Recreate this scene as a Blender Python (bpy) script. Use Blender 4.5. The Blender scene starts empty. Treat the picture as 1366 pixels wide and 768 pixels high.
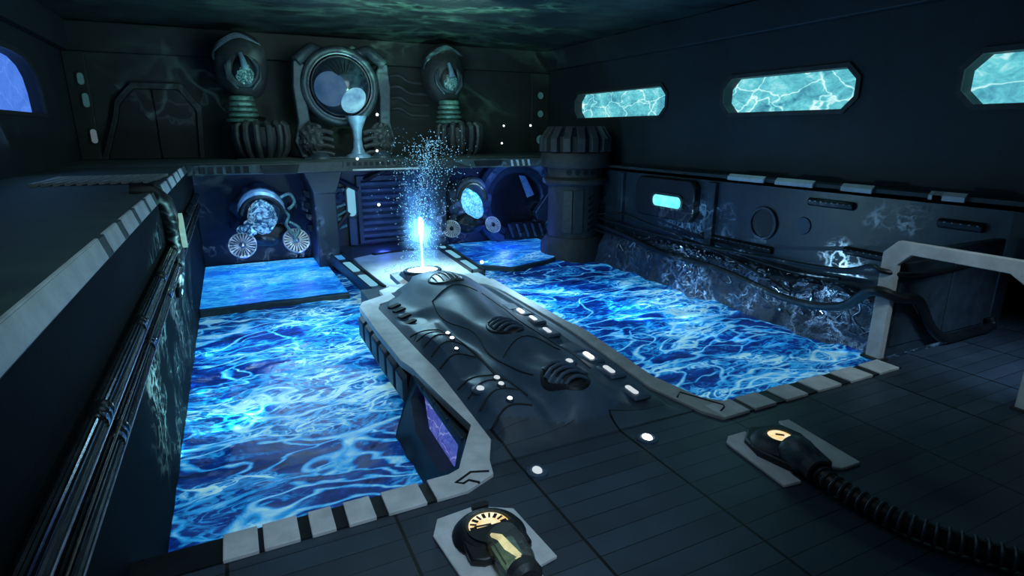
import bpy, bmesh, math, random
from mathutils import Vector, Matrix, noise
random.seed(7)
S = bpy.context.scene
COL = S.collection
PI = math.pi
V = Vector
BASE = {}                      # world position of every Empty, so that parts can be modelled in room coordinates

# ---------------------------------------------------------------- mesh helpers
class MB:
    def __init__(self): self.bm = bmesh.new()
    def face(self, pts):
        try: self.bm.faces.new([self.bm.verts.new(V(p)) for p in pts])
        except ValueError: pass
        return self
    def box(self, x0, x1, y0, y1, z0, z1):
        return self.ext([(x0, y0), (x1, y0), (x1, y1), (x0, y1)], (0, 0, z0), (1, 0, 0), (0, 1, 0), z1 - z0)
    def obox(self, c, u, v, su, sv, sn):           # oriented box, centred
        u = V(u).normalized(); v = V(v).normalized(); n = u.cross(v)
        return self.ext(rect(su, sv), V(c) - n * sn / 2, u, v, sn)
    def ext(self, poly, o, u, v, d, taper=1.0):    # polygon extruded along u x v
        o = V(o); u = V(u); v = V(v); n = u.cross(v).normalized()
        a = [self.bm.verts.new(o + u * x + v * y) for x, y in poly]
        b = [self.bm.verts.new(o + u * x * taper + v * y * taper + n * d) for x, y in poly]
        k = len(poly)
        self.bm.faces.new(a[::-1]); self.bm.faces.new(b)
        for i in range(k): self.bm.faces.new([a[i], a[(i + 1) % k], b[(i + 1) % k], b[i]])
        return self
    def ring(self, po, pi, o, u, v, d):            # extruded ring between two outlines with as many points
        o = V(o); u = V(u); v = V(v); n = u.cross(v).normalized(); k = len(po)
        g = lambda p, e: [self.bm.verts.new(o + u * x + v * y + n * e) for x, y in p]
        A, B, C, D = g(po, 0), g(po, d), g(pi, 0), g(pi, d)
        for i in range(k):
            j = (i + 1) % k
            self.bm.faces.new([A[i], A[j], B[j], B[i]]); self.bm.faces.new([B[i], B[j], D[j], D[i]])
            self.bm.faces.new([D[i], D[j], C[j], C[i]]); self.bm.faces.new([C[i], C[j], A[j], A[i]])
        return self
    def strip(self, po, pi, z0, z1):               # open band between two polylines, with thickness
        k = len(po)
        g = lambda p, z: [self.bm.verts.new((x, y, z)) for x, y in p]
        A, B, C, D = g(po, z0), g(po, z1), g(pi, z0), g(pi, z1)
        for i in range(k - 1):
            j = i + 1
            for q in ([A[i], A[j], B[j], B[i]], [B[i], B[j], D[j], D[i]], [D[i], D[j], C[j], C[i]], [C[i], C[j], A[j], A[i]]):
                self.bm.faces.new(q)
        self.bm.faces.new([A[0], B[0], D[0], C[0]]); self.bm.faces.new([A[-1], C[-1], D[-1], B[-1]])
        return self
    def lathe(self, prof, o, ax=(0, 0, 1), seg=32, a0=0, a1=2 * PI):
        ax = V(ax).normalized(); t = V((1, 0, 0)) if abs(ax.x) < .8 else V((0, 1, 0))
        u = (t - ax * t.dot(ax)).normalized(); v = ax.cross(u); o = V(o)
        full = abs(a1 - a0 - 2 * PI) < 1e-4; m = seg if full else seg + 1
        R = []
        for r, h in prof:
            if r < 1e-5: R.append([self.bm.verts.new(o + ax * h)])
            else: R.append([self.bm.verts.new(o + ax * h + (u * math.cos(a0 + (a1 - a0) * k / seg) + v * math.sin(a0 + (a1 - a0) * k / seg)) * r) for k in range(m)])
        for a, b in zip(R, R[1:]):
            for k in range(seg):
                j = (k + 1) % m
                if len(a) == 1 and len(b) == 1: continue
                if len(a) == 1: f = [a[0], b[j], b[k]]
                elif len(b) == 1: f = [a[k], a[j], b[0]]
                else: f = [a[k], a[j], b[j], b[k]]
                self.bm.faces.new(f)
        return self
    def tube(self, pts, r, seg=10, cap=True, flute=0.0):
        pts = [V(p) for p in pts]; n = len(pts)
        rr = r if isinstance(r, (list, tuple)) else [r] * n
        R = []; up = None
        for i, p in enumerate(pts):
            t = (pts[min(i + 1, n - 1)] - pts[max(i - 1, 0)]).normalized()
            if up is None: up = V((0, 0, 1)) if abs(t.z) < .9 else V((1, 0, 0))
            u = (up - t * up.dot(t)).normalized(); up = u; v = t.cross(u)
            R.append([self.bm.verts.new(p + (u * math.cos(2 * PI * k / seg) + v * math.sin(2 * PI * k / seg)) * rr[i] * (1 - flute * (k % 2))) for k in range(seg)])
        for a, b in zip(R, R[1:]):
            for k in range(seg): self.bm.faces.new([a[k], a[(k + 1) % seg], b[(k + 1) % seg], b[k]])
        if cap: self.bm.faces.new(R[0][::-1]); self.bm.faces.new(R[-1])
        return self
    def ball(self, c, r, sub=3, rough=0, f=1.0, seed=0):
        q = bmesh.ops.create_icosphere(self.bm, subdivisions=sub, radius=1)
        s = r if isinstance(r, (tuple, list)) else (r, r, r)
        for v in q['verts']:
            k = 1 + (rough * noise.noise(V(v.co) * f + V((seed, seed * 2, 0))) if rough else 0)
            v.co = V(c) + V((v.co.x * s[0] * k, v.co.y * s[1] * k, v.co.z * s[2] * k))
        return self
    def torus(self, c, ax, R, r, seg=40, sub=10):
        prof = [(R + r * math.cos(2 * PI * k / sub), r * math.sin(2 * PI * k / sub)) for k in range(sub + 1)]
        return self.lathe(prof, c, ax, seg)
    def build(self, name, m, parent=None, bevel=0, smooth=True, **props):
        bmesh.ops.remove_doubles(self.bm, verts=self.bm.verts, dist=1e-5)
        bmesh.ops.recalc_face_normals(self.bm, faces=self.bm.faces)
        off = base(parent)
        if off.length: bmesh.ops.translate(self.bm, verts=self.bm.verts, vec=-off)
        me = bpy.data.meshes.new(name); self.bm.to_mesh(me); self.bm.free()
        o = bpy.data.objects.new(name, me); COL.objects.link(o)
        me.materials.append(m)
        if smooth:
            me.polygons.foreach_set('use_smooth', [True] * len(me.polygons))
            me.set_sharp_from_angle(angle=math.radians(35))
        if bevel:
            b = o.modifiers.new('bevel', 'BEVEL'); b.width = bevel; b.segments = 2; b.limit_method = 'ANGLE'; b.angle_limit = math.radians(40)
        if parent: o.parent = parent; BASE[o.name] = off.copy()
        for k, v in props.items(): o[k] = v
        return o

def base(o): return BASE.get(o.name, V((0, 0, 0))) if o else V((0, 0, 0))
def thing(name, label, cat, loc=(0, 0, 0), group=None):
    o = bpy.data.objects.new(name, None); COL.objects.link(o); o.location = loc; o.empty_display_size = .2
    BASE[o.name] = V(loc); o['label'] = label; o['category'] = cat
    if group: o['group'] = group
    return o
def tag(o, label, cat, group=None, kind=None):
    o['label'] = label; o['category'] = cat
    if group: o['group'] = group
    if kind: o['kind'] = kind
    return o
def struct(o): o['kind'] = 'structure'; return o
def dup(root, delta, label, group=None):
    def cp(o, parent):
        c = o.copy(); COL.objects.link(c)
        if parent: c.parent = parent
        for ch in o.children: cp(ch, c)
        return c
    r = cp(root, None); r.location = V(root.location) + V(delta); r['label'] = label
    if group: r['group'] = group
    return r

def rect(w, h): return [(-w / 2, -h / 2), (w / 2, -h / 2), (w / 2, h / 2), (-w / 2, h / 2)]
def octa(w, h, c):
    w /= 2; h /= 2
    return [(w, -h + c), (w, h - c), (w - c, h), (-w + c, h), (-w, h - c), (-w, -h + c), (-w + c, -h), (w - c, -h)]
def circ(r, n=32, sy=1.0): return [(r * math.cos(2 * PI * k / n), sy * r * math.sin(2 * PI * k / n)) for k in range(n)]
def rrect(w, h, r, n=6):
    out = []
    for cx, cy, a in ((w / 2 - r, h / 2 - r, 0), (-w / 2 + r, h / 2 - r, PI / 2), (-w / 2 + r, -h / 2 + r, PI), (w / 2 - r, -h / 2 + r, 1.5 * PI)):
        for k in range(n + 1): out.append((cx + r * math.cos(a + PI / 2 * k / n), cy + r * math.sin(a + PI / 2 * k / n)))
    return out
def hole(x0, x1, y0, y1, poly):                    # matching outlines: bay rectangle and opening, around the opening's middle
    cx = sum(p[0] for p in poly) / len(poly); cy = sum(p[1] for p in poly) / len(poly)
    corners = [(x0, y0), (x1, y0), (x1, y1), (x0, y1)]
    ang = sorted(set(round(math.atan2(y - cy, x - cx), 5) for x, y in list(poly) + corners))
    def hit(pl, a):
        dx, dy = math.cos(a), math.sin(a); best = None
        for (ax, ay), (bx, by) in zip(pl, pl[1:] + pl[:1]):
            ex, ey = bx - ax, by - ay; den = dx * ey - dy * ex
            if abs(den) < 1e-9: continue
            t = ((ax - cx) * ey - (ay - cy) * ex) / den; s = ((ax - cx) * dy - (ay - cy) * dx) / den
            if t > 0 and -1e-4 <= s <= 1.0001 and (best is None or t > best): best = t
        return (cx + dx * best, cy + dy * best)
    return [hit(corners, a) for a in ang], [hit(list(poly), a) for a in ang]
X, Y, Z = V((1, 0, 0)), V((0, 1, 0)), V((0, 0, 1))
BACK = (X, Z)            # faces the viewer (-Y)
RIGHT = (-Y, Z)          # faces -X
LEFT = (Y, Z)            # faces +X
FLOOR = (X, Y)           # faces up

# ---------------------------------------------------------------- materials
def nodes(name):
    m = bpy.data.materials.new(name); m.use_nodes = True
    nt = m.node_tree; b = nt.nodes['Principled BSDF']
    return m, nt, b
def N(nt, t, **kw):
    n = nt.nodes.new(t)
    for k, v in kw.items():
        if k.startswith('i_'): n.inputs[k[2:].replace('_', ' ')].default_value = v
        else: setattr(n, k, v)
    return n
def ramp(nt, fac, stops):
    r = nt.nodes.new('ShaderNodeValToRGB'); e = r.color_ramp.elements
    while len(e) < len(stops): e.new(.5)
    for k, (p, c) in enumerate(stops): e[k].position = p; e[k].color = (*c, 1) if len(c) == 3 else c
    nt.links.new(fac, r.inputs[0]); return r.outputs[0]
def surf(name, c, rough=.5, metal=0.0, var=.35, scale=3.0, bump=.15, spec=.5, streak=1.0):
    m, nt, b = nodes(name)
    tc = N(nt, 'ShaderNodeTexCoord'); mp = N(nt, 'ShaderNodeMapping'); mp.inputs['Scale'].default_value = (1, 1, streak)
    nt.links.new(tc.outputs['Object'], mp.inputs[0])
    n1 = N(nt, 'ShaderNodeTexNoise', i_Scale=scale, i_Detail=6.0, i_Roughness=.65); nt.links.new(mp.outputs[0], n1.inputs['Vector'])
    lo = tuple(x * (1 - var) for x in c); hi = tuple(min(1, x * (1 + var)) for x in c)
    nt.links.new(ramp(nt, n1.outputs[0], [(.3, lo), (.7, hi)]), b.inputs['Base Color'])
    mr = N(nt, 'ShaderNodeMapRange'); mr.inputs[3].default_value = max(.05, rough - .12); mr.inputs[4].default_value = min(1, rough + .15)
    nt.links.new(n1.outputs[0], mr.inputs[0]); nt.links.new(mr.outputs[0], b.inputs['Roughness'])
    b.inputs['Metallic'].default_value = metal; b.inputs['Specular IOR Level'].default_value = spec
    if bump:
        n2 = N(nt, 'ShaderNodeTexNoise', i_Scale=scale * 6, i_Detail=4.0); nt.links.new(mp.outputs[0], n2.inputs['Vector'])
        bp = N(nt, 'ShaderNodeBump', i_Strength=bump, i_Distance=.03); nt.links.new(n2.outputs[0], bp.inputs['Height']); nt.links.new(bp.outputs[0], b.inputs['Normal'])
    return m
def glow(name, c, e, c2=None, scale=4.0, basec=(.05, .05, .05)):
    m, nt, b = nodes(name)
    b.inputs['Base Color'].default_value = (*basec, 1); b.inputs['Roughness'].default_value = .25
    b.inputs['Emission Strength'].default_value = e
    if c2:
        tc = N(nt, 'ShaderNodeTexCoord'); n1 = N(nt, 'ShaderNodeTexNoise', i_Scale=scale, i_Detail=5.0); nt.links.new(tc.outputs['Object'], n1.inputs['Vector'])
        nt.links.new(ramp(nt, n1.outputs[0], [(.35, c2), (.65, c)]), b.inputs['Emission Color'])
    else: b.inputs['Emission Color'].default_value = (*c, 1)
    return m
def mth(nt, op, a, b=None, c=None):
    n = nt.nodes.new('ShaderNodeMath'); n.operation = op
    for k, x in enumerate((a, b, c)):
        if x is None: continue
        if isinstance(x, (int, float)): n.inputs[k].default_value = x
        else: nt.links.new(x, n.inputs[k])
    return n.outputs[0]
def vmath(nt, op, a, b):
    n = nt.nodes.new('ShaderNodeVectorMath'); n.operation = op
    for k, x in enumerate((a, b)):
        if isinstance(x, tuple): n.inputs[k].default_value = x
        elif isinstance(x, (int, float)): n.inputs['Scale'].default_value = x
        else: nt.links.new(x, n.inputs[k])
    return n.outputs[0]
def net(nt, vec, scale, width, warp=.5, wscale=1.3, dim='2D'):   # wandering net of bright filaments, 0..1
    nz = N(nt, 'ShaderNodeTexNoise', i_Scale=wscale, i_Detail=3.0); nt.links.new(vec, nz.inputs['Vector'])
    w = vmath(nt, 'SUBTRACT', nz.outputs['Color'], (.5, .5, .5)); w = vmath(nt, 'SCALE', w, warp)
    p = vmath(nt, 'ADD', vec, w)
    vo = N(nt, 'ShaderNodeTexVoronoi', i_Scale=scale); vo.feature = 'DISTANCE_TO_EDGE'; vo.voronoi_dimensions = dim
    nt.links.new(p, vo.inputs['Vector'])
    mr = N(nt, 'ShaderNodeMapRange'); mr.interpolation_type = 'SMOOTHSTEP'
    mr.inputs[1].default_value = 0; mr.inputs[2].default_value = width; mr.inputs[3].default_value = 1; mr.inputs[4].default_value = 0
    nt.links.new(vo.outputs['Distance'], mr.inputs[0]); return mr.outputs[0]

def water_mat(name, deep, mid, lite, white, e, sc=1.0, base_gain=1.0, fil=1.0):  # caustic light lines painted into base colour and emission alike
    m, nt, b = nodes(name)
    tc = N(nt, 'ShaderNodeTexCoord'); mp = N(nt, 'ShaderNodeMapping'); mp.inputs['Scale'].default_value = (.50 * sc, .95 * sc, sc)
    nt.links.new(tc.outputs['Object'], mp.inputs[0]); vec = mp.outputs[0]
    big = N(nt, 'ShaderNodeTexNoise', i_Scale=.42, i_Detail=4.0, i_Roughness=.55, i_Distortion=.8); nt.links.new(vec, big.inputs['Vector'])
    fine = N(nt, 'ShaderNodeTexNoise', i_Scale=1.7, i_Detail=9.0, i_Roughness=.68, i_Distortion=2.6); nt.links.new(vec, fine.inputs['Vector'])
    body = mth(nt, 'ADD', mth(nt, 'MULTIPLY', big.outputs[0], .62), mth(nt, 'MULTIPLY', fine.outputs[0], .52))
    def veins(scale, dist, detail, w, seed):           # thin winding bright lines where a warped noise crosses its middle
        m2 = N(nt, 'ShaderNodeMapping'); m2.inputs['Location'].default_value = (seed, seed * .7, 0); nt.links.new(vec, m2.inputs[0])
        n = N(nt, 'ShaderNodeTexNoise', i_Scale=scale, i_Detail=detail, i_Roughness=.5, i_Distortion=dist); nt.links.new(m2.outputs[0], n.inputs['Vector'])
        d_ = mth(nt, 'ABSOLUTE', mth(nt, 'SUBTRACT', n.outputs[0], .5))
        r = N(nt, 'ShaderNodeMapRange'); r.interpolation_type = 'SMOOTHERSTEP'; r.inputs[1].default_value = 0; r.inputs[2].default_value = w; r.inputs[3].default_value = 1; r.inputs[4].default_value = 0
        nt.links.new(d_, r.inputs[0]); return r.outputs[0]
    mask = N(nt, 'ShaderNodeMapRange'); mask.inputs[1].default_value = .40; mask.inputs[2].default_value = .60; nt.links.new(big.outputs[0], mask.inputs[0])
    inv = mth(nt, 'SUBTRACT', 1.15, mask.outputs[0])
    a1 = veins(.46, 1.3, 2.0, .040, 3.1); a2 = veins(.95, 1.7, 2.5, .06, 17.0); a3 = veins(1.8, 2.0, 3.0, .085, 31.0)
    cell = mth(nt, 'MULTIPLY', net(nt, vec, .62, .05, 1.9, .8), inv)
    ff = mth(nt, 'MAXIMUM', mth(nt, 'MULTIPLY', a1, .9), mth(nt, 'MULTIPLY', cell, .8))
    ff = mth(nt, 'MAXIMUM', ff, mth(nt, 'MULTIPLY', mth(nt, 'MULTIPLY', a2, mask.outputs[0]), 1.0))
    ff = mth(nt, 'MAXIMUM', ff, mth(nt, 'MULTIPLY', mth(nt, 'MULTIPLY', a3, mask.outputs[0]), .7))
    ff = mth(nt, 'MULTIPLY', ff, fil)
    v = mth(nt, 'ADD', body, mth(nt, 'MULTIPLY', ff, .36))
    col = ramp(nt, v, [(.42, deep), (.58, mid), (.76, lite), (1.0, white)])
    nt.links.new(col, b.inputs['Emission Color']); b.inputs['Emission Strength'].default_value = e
    mx = N(nt, 'ShaderNodeMix'); mx.data_type = 'RGBA'; mx.blend_type = 'MULTIPLY'; mx.inputs[0].default_value = 1
    nt.links.new(col, mx.inputs[6]); mx.inputs[7].default_value = (base_gain,) * 3 + (1,)
    nt.links.new(mx.outputs[2], b.inputs['Base Color'])
    b.inputs['Roughness'].default_value = .12; b.inputs['Specular IOR Level'].default_value = .5
    bp = N(nt, 'ShaderNodeBump', i_Strength=.35, i_Distance=.12); nt.links.new(fine.outputs[0], bp.inputs['Height']); nt.links.new(bp.outputs[0], b.inputs['Normal'])
    return m

def tile_mat(name, c, w, h, mortar=.012, off=0.0, rough=.42):
    m, nt, b = nodes(name)
    tc = N(nt, 'ShaderNodeTexCoord')
    br = N(nt, 'ShaderNodeTexBrick', offset=off, squash=1.0); br.inputs['Scale'].default_value = 1
    br.inputs['Brick Width'].default_value = w; br.inputs['Row Height'].default_value = h; br.inputs['Mortar Size'].default_value = mortar
    br.inputs['Color1'].default_value = (*[x * .8 for x in c], 1); br.inputs['Color2'].default_value = (*[x * 1.2 for x in c], 1); br.inputs['Mortar'].default_value = (.002, .003, .004, 1)
    br.inputs['Mortar Smooth'].default_value = .3
    mp = N(nt, 'ShaderNodeMapping'); mp.inputs['Location'].default_value = (-1.46, 0, 0); nt.links.new(tc.outputs['Object'], mp.inputs[0]); nt.links.new(mp.outputs[0], br.inputs['Vector'])
    wv = mth(nt, 'ABSOLUTE', mth(nt, 'SUBTRACT', mth(nt, 'FRACT', mth(nt, 'DIVIDE', N_sep(nt, mp).outputs[0], w)), .5))
    seam = mth(nt, 'GREATER_THAN', wv, .5 - .022 / w)
    nz = N(nt, 'ShaderNodeTexNoise', i_Scale=1.2, i_Detail=6.0); nt.links.new(tc.outputs['Object'], nz.inputs['Vector'])
    mx = N(nt, 'ShaderNodeMix'); mx.data_type = 'RGBA'; mx.blend_type = 'MULTIPLY'; mx.inputs[0].default_value = .7
    nt.links.new(br.outputs['Color'], mx.inputs[6]); nt.links.new(ramp(nt, nz.outputs[0], [(.3, (.55, .55, .55)), (.7, (1, 1, 1))]), mx.inputs[7])
    m2 = N(nt, 'ShaderNodeMix'); m2.data_type = 'RGBA'; nt.links.new(seam, m2.inputs[0]); nt.links.new(mx.outputs[2], m2.inputs[6]); m2.inputs[7].default_value = (.002, .003, .004, 1)
    nt.links.new(m2.outputs[2], b.inputs['Base Color'])
    b.inputs['Roughness'].default_value = rough
    bp = N(nt, 'ShaderNodeBump', i_Strength=.4, i_Distance=.02); nt.links.new(mth(nt, 'SUBTRACT', 1.0, mth(nt, 'MAXIMUM', br.outputs['Fac'], seam)), bp.inputs['Height']); nt.links.new(bp.outputs[0], b.inputs['Normal'])
    return m
def N_sep(nt, mp):
    s = nt.nodes.new('ShaderNodeSeparateXYZ'); nt.links.new(mp.outputs[0], s.inputs[0]); return s

def window_mat(name, a, b_, c, e, sc=1.0):          # lit sea water behind a pane
    m, nt, b = nodes(name)
    tc = N(nt, 'ShaderNodeTexCoord'); mp = N(nt, 'ShaderNodeMapping'); mp.inputs['Scale'].default_value = (sc, .55 * sc, sc)
    nt.links.new(tc.outputs['Object'], mp.inputs[0]); vec = mp.outputs[0]
    n1 = N(nt, 'ShaderNodeTexNoise', i_Scale=1.1, i_Detail=6.0, i_Roughness=.6, i_Distortion=1.5); nt.links.new(vec, n1.inputs['Vector'])
    f = net(nt, vec, 1.1, .05, 1.5, 1.0, '3D'); n2 = N(nt, 'ShaderNodeTexNoise', i_Scale=3.0, i_Detail=7.0, i_Distortion=3.0); nt.links.new(vec, n2.inputs['Vector'])
    v = mth(nt, 'ADD', mth(nt, 'ADD', mth(nt, 'MULTIPLY', n1.outputs[0], .7), mth(nt, 'MULTIPLY', n2.outputs[0], .3)), mth(nt, 'MULTIPLY', f, .22))
    nt.links.new(ramp(nt, v, [(.34, a), (.55, b_), (.85, c)]), b.inputs['Emission Color']); b.inputs['Emission Strength'].default_value = e
    b.inputs['Base Color'].default_value = (.02, .05, .06, 1); b.inputs['Roughness'].default_value = .08
    return m

M = dict(
    floor=tile_mat('floor_tiles', (.042, .066, .094), 2.04, .34, .007),
    slab=surf('dark_concrete', (.035, .050, .055), .6),
    ledge=surf('teal_concrete', (.050, .078, .078), .65, scale=1.2),
    wall=surf('wall_panel', (.020, .031, .038), .6, scale=.8),
    wet=surf('wet_wall', (.022, .038, .056), .35, scale=1.6, spec=.6),
    back=surf('back_wall', (.032, .040, .039), .6, scale=.9),
    ceil=surf('ceiling_metal', (.030, .050, .045), .45, scale=.9, var=.7, bump=.5),
    plate=surf('pale_plate', (.66, .68, .69), .5, scale=2.0, var=.22, bump=.06),
    trim=surf('grey_trim', (.44, .44, .43), .45, metal=.1, scale=3.0, var=.2, bump=.05),
    armor=surf('dark_armour', (.040, .076, .122), .48, metal=0.0, scale=1.6, var=.3, bump=.08),
    armor2=surf('armour_panel', (.024, .040, .056), .45, metal=.0, scale=2.0, bump=.08),
    trim2=surf('teal_trim', (.24, .33, .34), .45, scale=2.0, var=.3, bump=.05),
    leftw=surf('left_wet_wall', (.008, .012, .014), .75, scale=1.2, spec=.06),
    alcove=surf('alcove_wall', (.014, .024, .042), .45, scale=1.6, spec=.5),
    black=surf('black_rubber', (.006, .008, .010), .45, bump=.05),
    iron=surf('old_iron', (.055, .060, .062), .5, metal=.35, scale=4.0),
    gun=surf('gun_metal', (.060, .086, .105), .42, metal=.4, scale=4.0),
    steel=surf('wet_steel', (.30, .34, .40), .3, metal=.8, scale=5.0, bump=.05),
    pipe=surf('dark_pipe', (.030, .036, .045), .22, metal=.7, scale=6.0, bump=.03),
    crust=surf('sea_crust', (.030, .048, .085), .32, scale=5.0, var=.6, bump=.8),
    brass=surf('dim_brass', (.16, .14, .09), .4, metal=.6, scale=6.0),
    groove=surf('groove_shadow_gap', (.004, .006, .008), .7, bump=0),
    verd=surf('verdigris', (.16, .30, .25), .35, metal=.4, scale=7.0, var=.6, bump=.3),
    door=surf('door_leaf', (.026, .024, .024), .55, scale=1.5),
    sand=surf('pale_deck', (.45, .60, .68), .45, scale=1.4, var=.2),
)
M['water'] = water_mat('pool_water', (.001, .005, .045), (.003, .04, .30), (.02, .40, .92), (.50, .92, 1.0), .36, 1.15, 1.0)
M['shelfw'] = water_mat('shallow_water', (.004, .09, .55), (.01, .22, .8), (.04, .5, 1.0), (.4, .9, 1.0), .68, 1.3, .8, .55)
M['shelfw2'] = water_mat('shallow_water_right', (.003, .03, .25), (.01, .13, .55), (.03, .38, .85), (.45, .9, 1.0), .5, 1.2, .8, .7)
M['win'] = window_mat('sea_window', (.03, .17, .28), (.13, .56, .62), (.80, 1.0, .98), 1.15)
M['winblue'] = window_mat('blue_window', (.055, .17, .66), (.08, .22, .80), (.13, .28, .86), 1.0, .8)
M['winviolet'] = window_mat('violet_window', (.04, .06, .40), (.12, .16, .72), (.5, .6, 1.0), .6, 2.2)
M['wlight'] = glow('white_lamp', (.9, .97, 1.0), 4.0)
M['blight'] = glow('beam_light', (.75, .95, 1.0), 7.0)
M['slight'] = glow('soft_lamp', (.8, .9, .97), .75)
M['cyan'] = glow('cyan_lamp', (.12, .85, .9), 1.1, (.25, .95, 1.0), 3.0)
M['dimcyan'] = glow('dim_teal_lamp', (.06, .20, .22), .30)
M['green'] = glow('green_lamp', (.35, .75, .62), .55)
M['bluepill'] = glow('blue_lamp', (.05, .35, .85), .7)
M['palepill'] = glow('pale_blue_lamp', (.22, .62, .85), .75)
M['dial'] = glow('dial_face', (1.0, .94, .66), 1.15, (.80, .55, .22), 5.0)
M['amber'] = glow('amber_filament', (.95, .85, .45), 1.1, (.6, .52, .25), 8.0)
M['droplet'] = glow('bright_droplet', (.22, .62, .95), 1.1)
M['mote'] = glow('bright_mote', (.8, .95, 1.0), 2.5)
def glass_mat(name, c, rough=.05, trans=.9):
    m, nt, b = nodes(name); b.inputs['Base Color'].default_value = (*c, 1); b.inputs['Roughness'].default_value = rough
    b.inputs['Transmission Weight'].default_value = trans; b.inputs['IOR'].default_value = 1.2; return m
M['glass'] = glass_mat('bulb_glass', (.75, .85, .8))
M['orb'] = surf('dark_orb', (.03, .045, .07), .12, scale=2.0, bump=0, spec=.8)
def gem_mat(name, a, b_, e, sc):                    # lit crystal seen through a dome
    m, nt, b = nodes(name)
    tc = N(nt, 'ShaderNodeTexCoord'); vo = N(nt, 'ShaderNodeTexNoise', i_Scale=sc, i_Detail=5.0, i_Distortion=3.0); nt.links.new(tc.outputs['Object'], vo.inputs['Vector'])
    col = ramp(nt, vo.outputs[0], [(.42, a), (.62, b_)]); nt.links.new(col, b.inputs['Emission Color']); nt.links.new(col, b.inputs['Base Color'])
    b.inputs['Emission Strength'].default_value = e; b.inputs['Roughness'].default_value = .15; return m
M['gemblue'] = gem_mat('blue_dome', (.008, .04, .10), (.24, .52, .66), .6, 2.2)
M['gemcyan'] = gem_mat('cyan_dome', (.05, .35, .60), (.30, .80, .95), .8, 3.5)
M['gemteal'] = gem_mat('teal_dome', (.012, .045, .05), (.10, .28, .29), .4, 4.0)
M['lenspurple'] = glow('violet_lens', (.03, .09, .20), .7, (.07, .15, .27), 1.2, (.01, .02, .04))
M['lenscyan'] = glow('cyan_lens', (.30, .78, .95), .9, (.06, .20, .45), 1.3)
for k_ in ('lenspurple', 'lenscyan'): M[k_].node_tree.nodes['Principled BSDF'].inputs['Specular IOR Level'].default_value = .08
M['stem'] = surf('pale_stem', (.22, .36, .46), .4, metal=.2, scale=3.0, bump=.05)

# ---------------------------------------------------------------- the room
LX, RX, UX, BY, UY = -1.6, 17.5, 18.3, 30.5, 32.6
WZ = -1.5                                          # water level
CE = 9.6
struct(MB().box(LX, RX + 5.5, -2.5, 7.1, -.35, 0).box(3.1, 7.3, 7.1, 7.6, -.35, 0).build('floor', M['floor'], bevel=.0))
struct(MB().box(LX, RX, 6.95, 31, -3.0, -2.8).build('floor_pool', M['slab']))
LZ = 3.62
struct(MB().box(LX - .5, LX, -2.5, BY + 2, -3, 3.36).build('wall_left_pool', M['leftw']))
struct(MB().box(-6.2, LX - .20, -2.5, 27, 3.1, LZ).build('floor_ledge_left', M['ledge']))
struct(MB().box(RX, RX + .5, 7.3, BY + 2, -3, 3.18).build('wall_right_pool', M['wet']))
struct(MB().box(RX, RX + .5, -2.5, 7.3, 1.9, 3.18).build('wall_right_lintel', M['wall']))
struct(MB().box(RX, UX, -2.5, UY, 3.05, 3.3).build('floor_ledge_right', M['slab']))
struct(MB().box(-6.2, UX + .3, 27, UY, 3.2, 3.7).build('floor_ledge_back', M['ledge']))
struct(MB().box(LX, RX, BY, BY + .4, -3, 3.2).build('wall_back_pool', M['alcove']))
struct(MB().box(RX + 5.2, RX + 5.5, -2.5, 8.6, -.2, 3.2).box(RX + .5, RX + 5.5, 8.4, 8.7, -.2, 3.2).box(RX + .5, RX + 5.5, -2.5, 8.7, 2.6, 2.9).build('wall_passage', M['wall']))
struct(MB().box(RX + .5, RX + 5.5, 7.1, 8.6, -.35, 0).build('floor_passage', M['floor']))
# right upper wall with three sea windows
wins = [(20.3, UY, 21.55, 29.3), (11.0, 20.3, 12.5, 18.05), (-2.5, 11.0, 3.6, 9.45)]
w = MB()
for b0, b1, y0, y1 in wins:
    oc = [(-(y0 + y1) / 2 + x, 6.32 + z) for x, z in octa(y1 - y0, 1.28, .38)]
    po, pi = hole(-b1, -b0, 3.3, CE, oc)
    w.ring(po, pi, (UX + .55, 0, 0), *RIGHT, .55)
struct(w.build('wall_right', M['wall']))
for k, (b0, b1, y0, y1) in enumerate(wins):
    cy = (y0 + y1) / 2
    fr = struct(MB().ring([(x, z) for x, z in octa(y1 - y0 + .3, 1.58, .46)], octa(y1 - y0, 1.28, .38), (UX, cy, 6.32), *RIGHT, .08).build('window_%d' % (k + 1), M['iron']))
    MB().ext(octa(y1 - y0 + .04, 1.32, .38), (UX + .5, cy, 6.32), *RIGHT, .06).build('pane', M['win'], fr)
# left wall with one blue window
wl = [(27.6, 5.6), (27.55, 6.3), (27.3, 6.85), (26.8, 7.2), (26.0, 7.42), (24.8, 7.5), (20.0, 7.5), (18.8, 7.42), (18.0, 7.2), (17.5, 6.85), (17.25, 6.3), (17.2, 5.6)]
po, pi = hole(-2.5, UY, 3.1, CE, wl)
struct(MB().ring(po, pi, (-6.5, 0, 0), *LEFT, .5).build('wall_left', M['wall']))
fr = struct(MB().ring([(22.4 + (y - 22.4) * 1.05, 6.4 + (z - 6.4) * 1.16) for y, z in wl], wl, (-6, 0, 0), *LEFT, .1).build('window_4', M['iron']))
MB().ext(wl, (-6.4, 0, 0), *LEFT, .06).build('pane', M['winblue'], fr)
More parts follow.
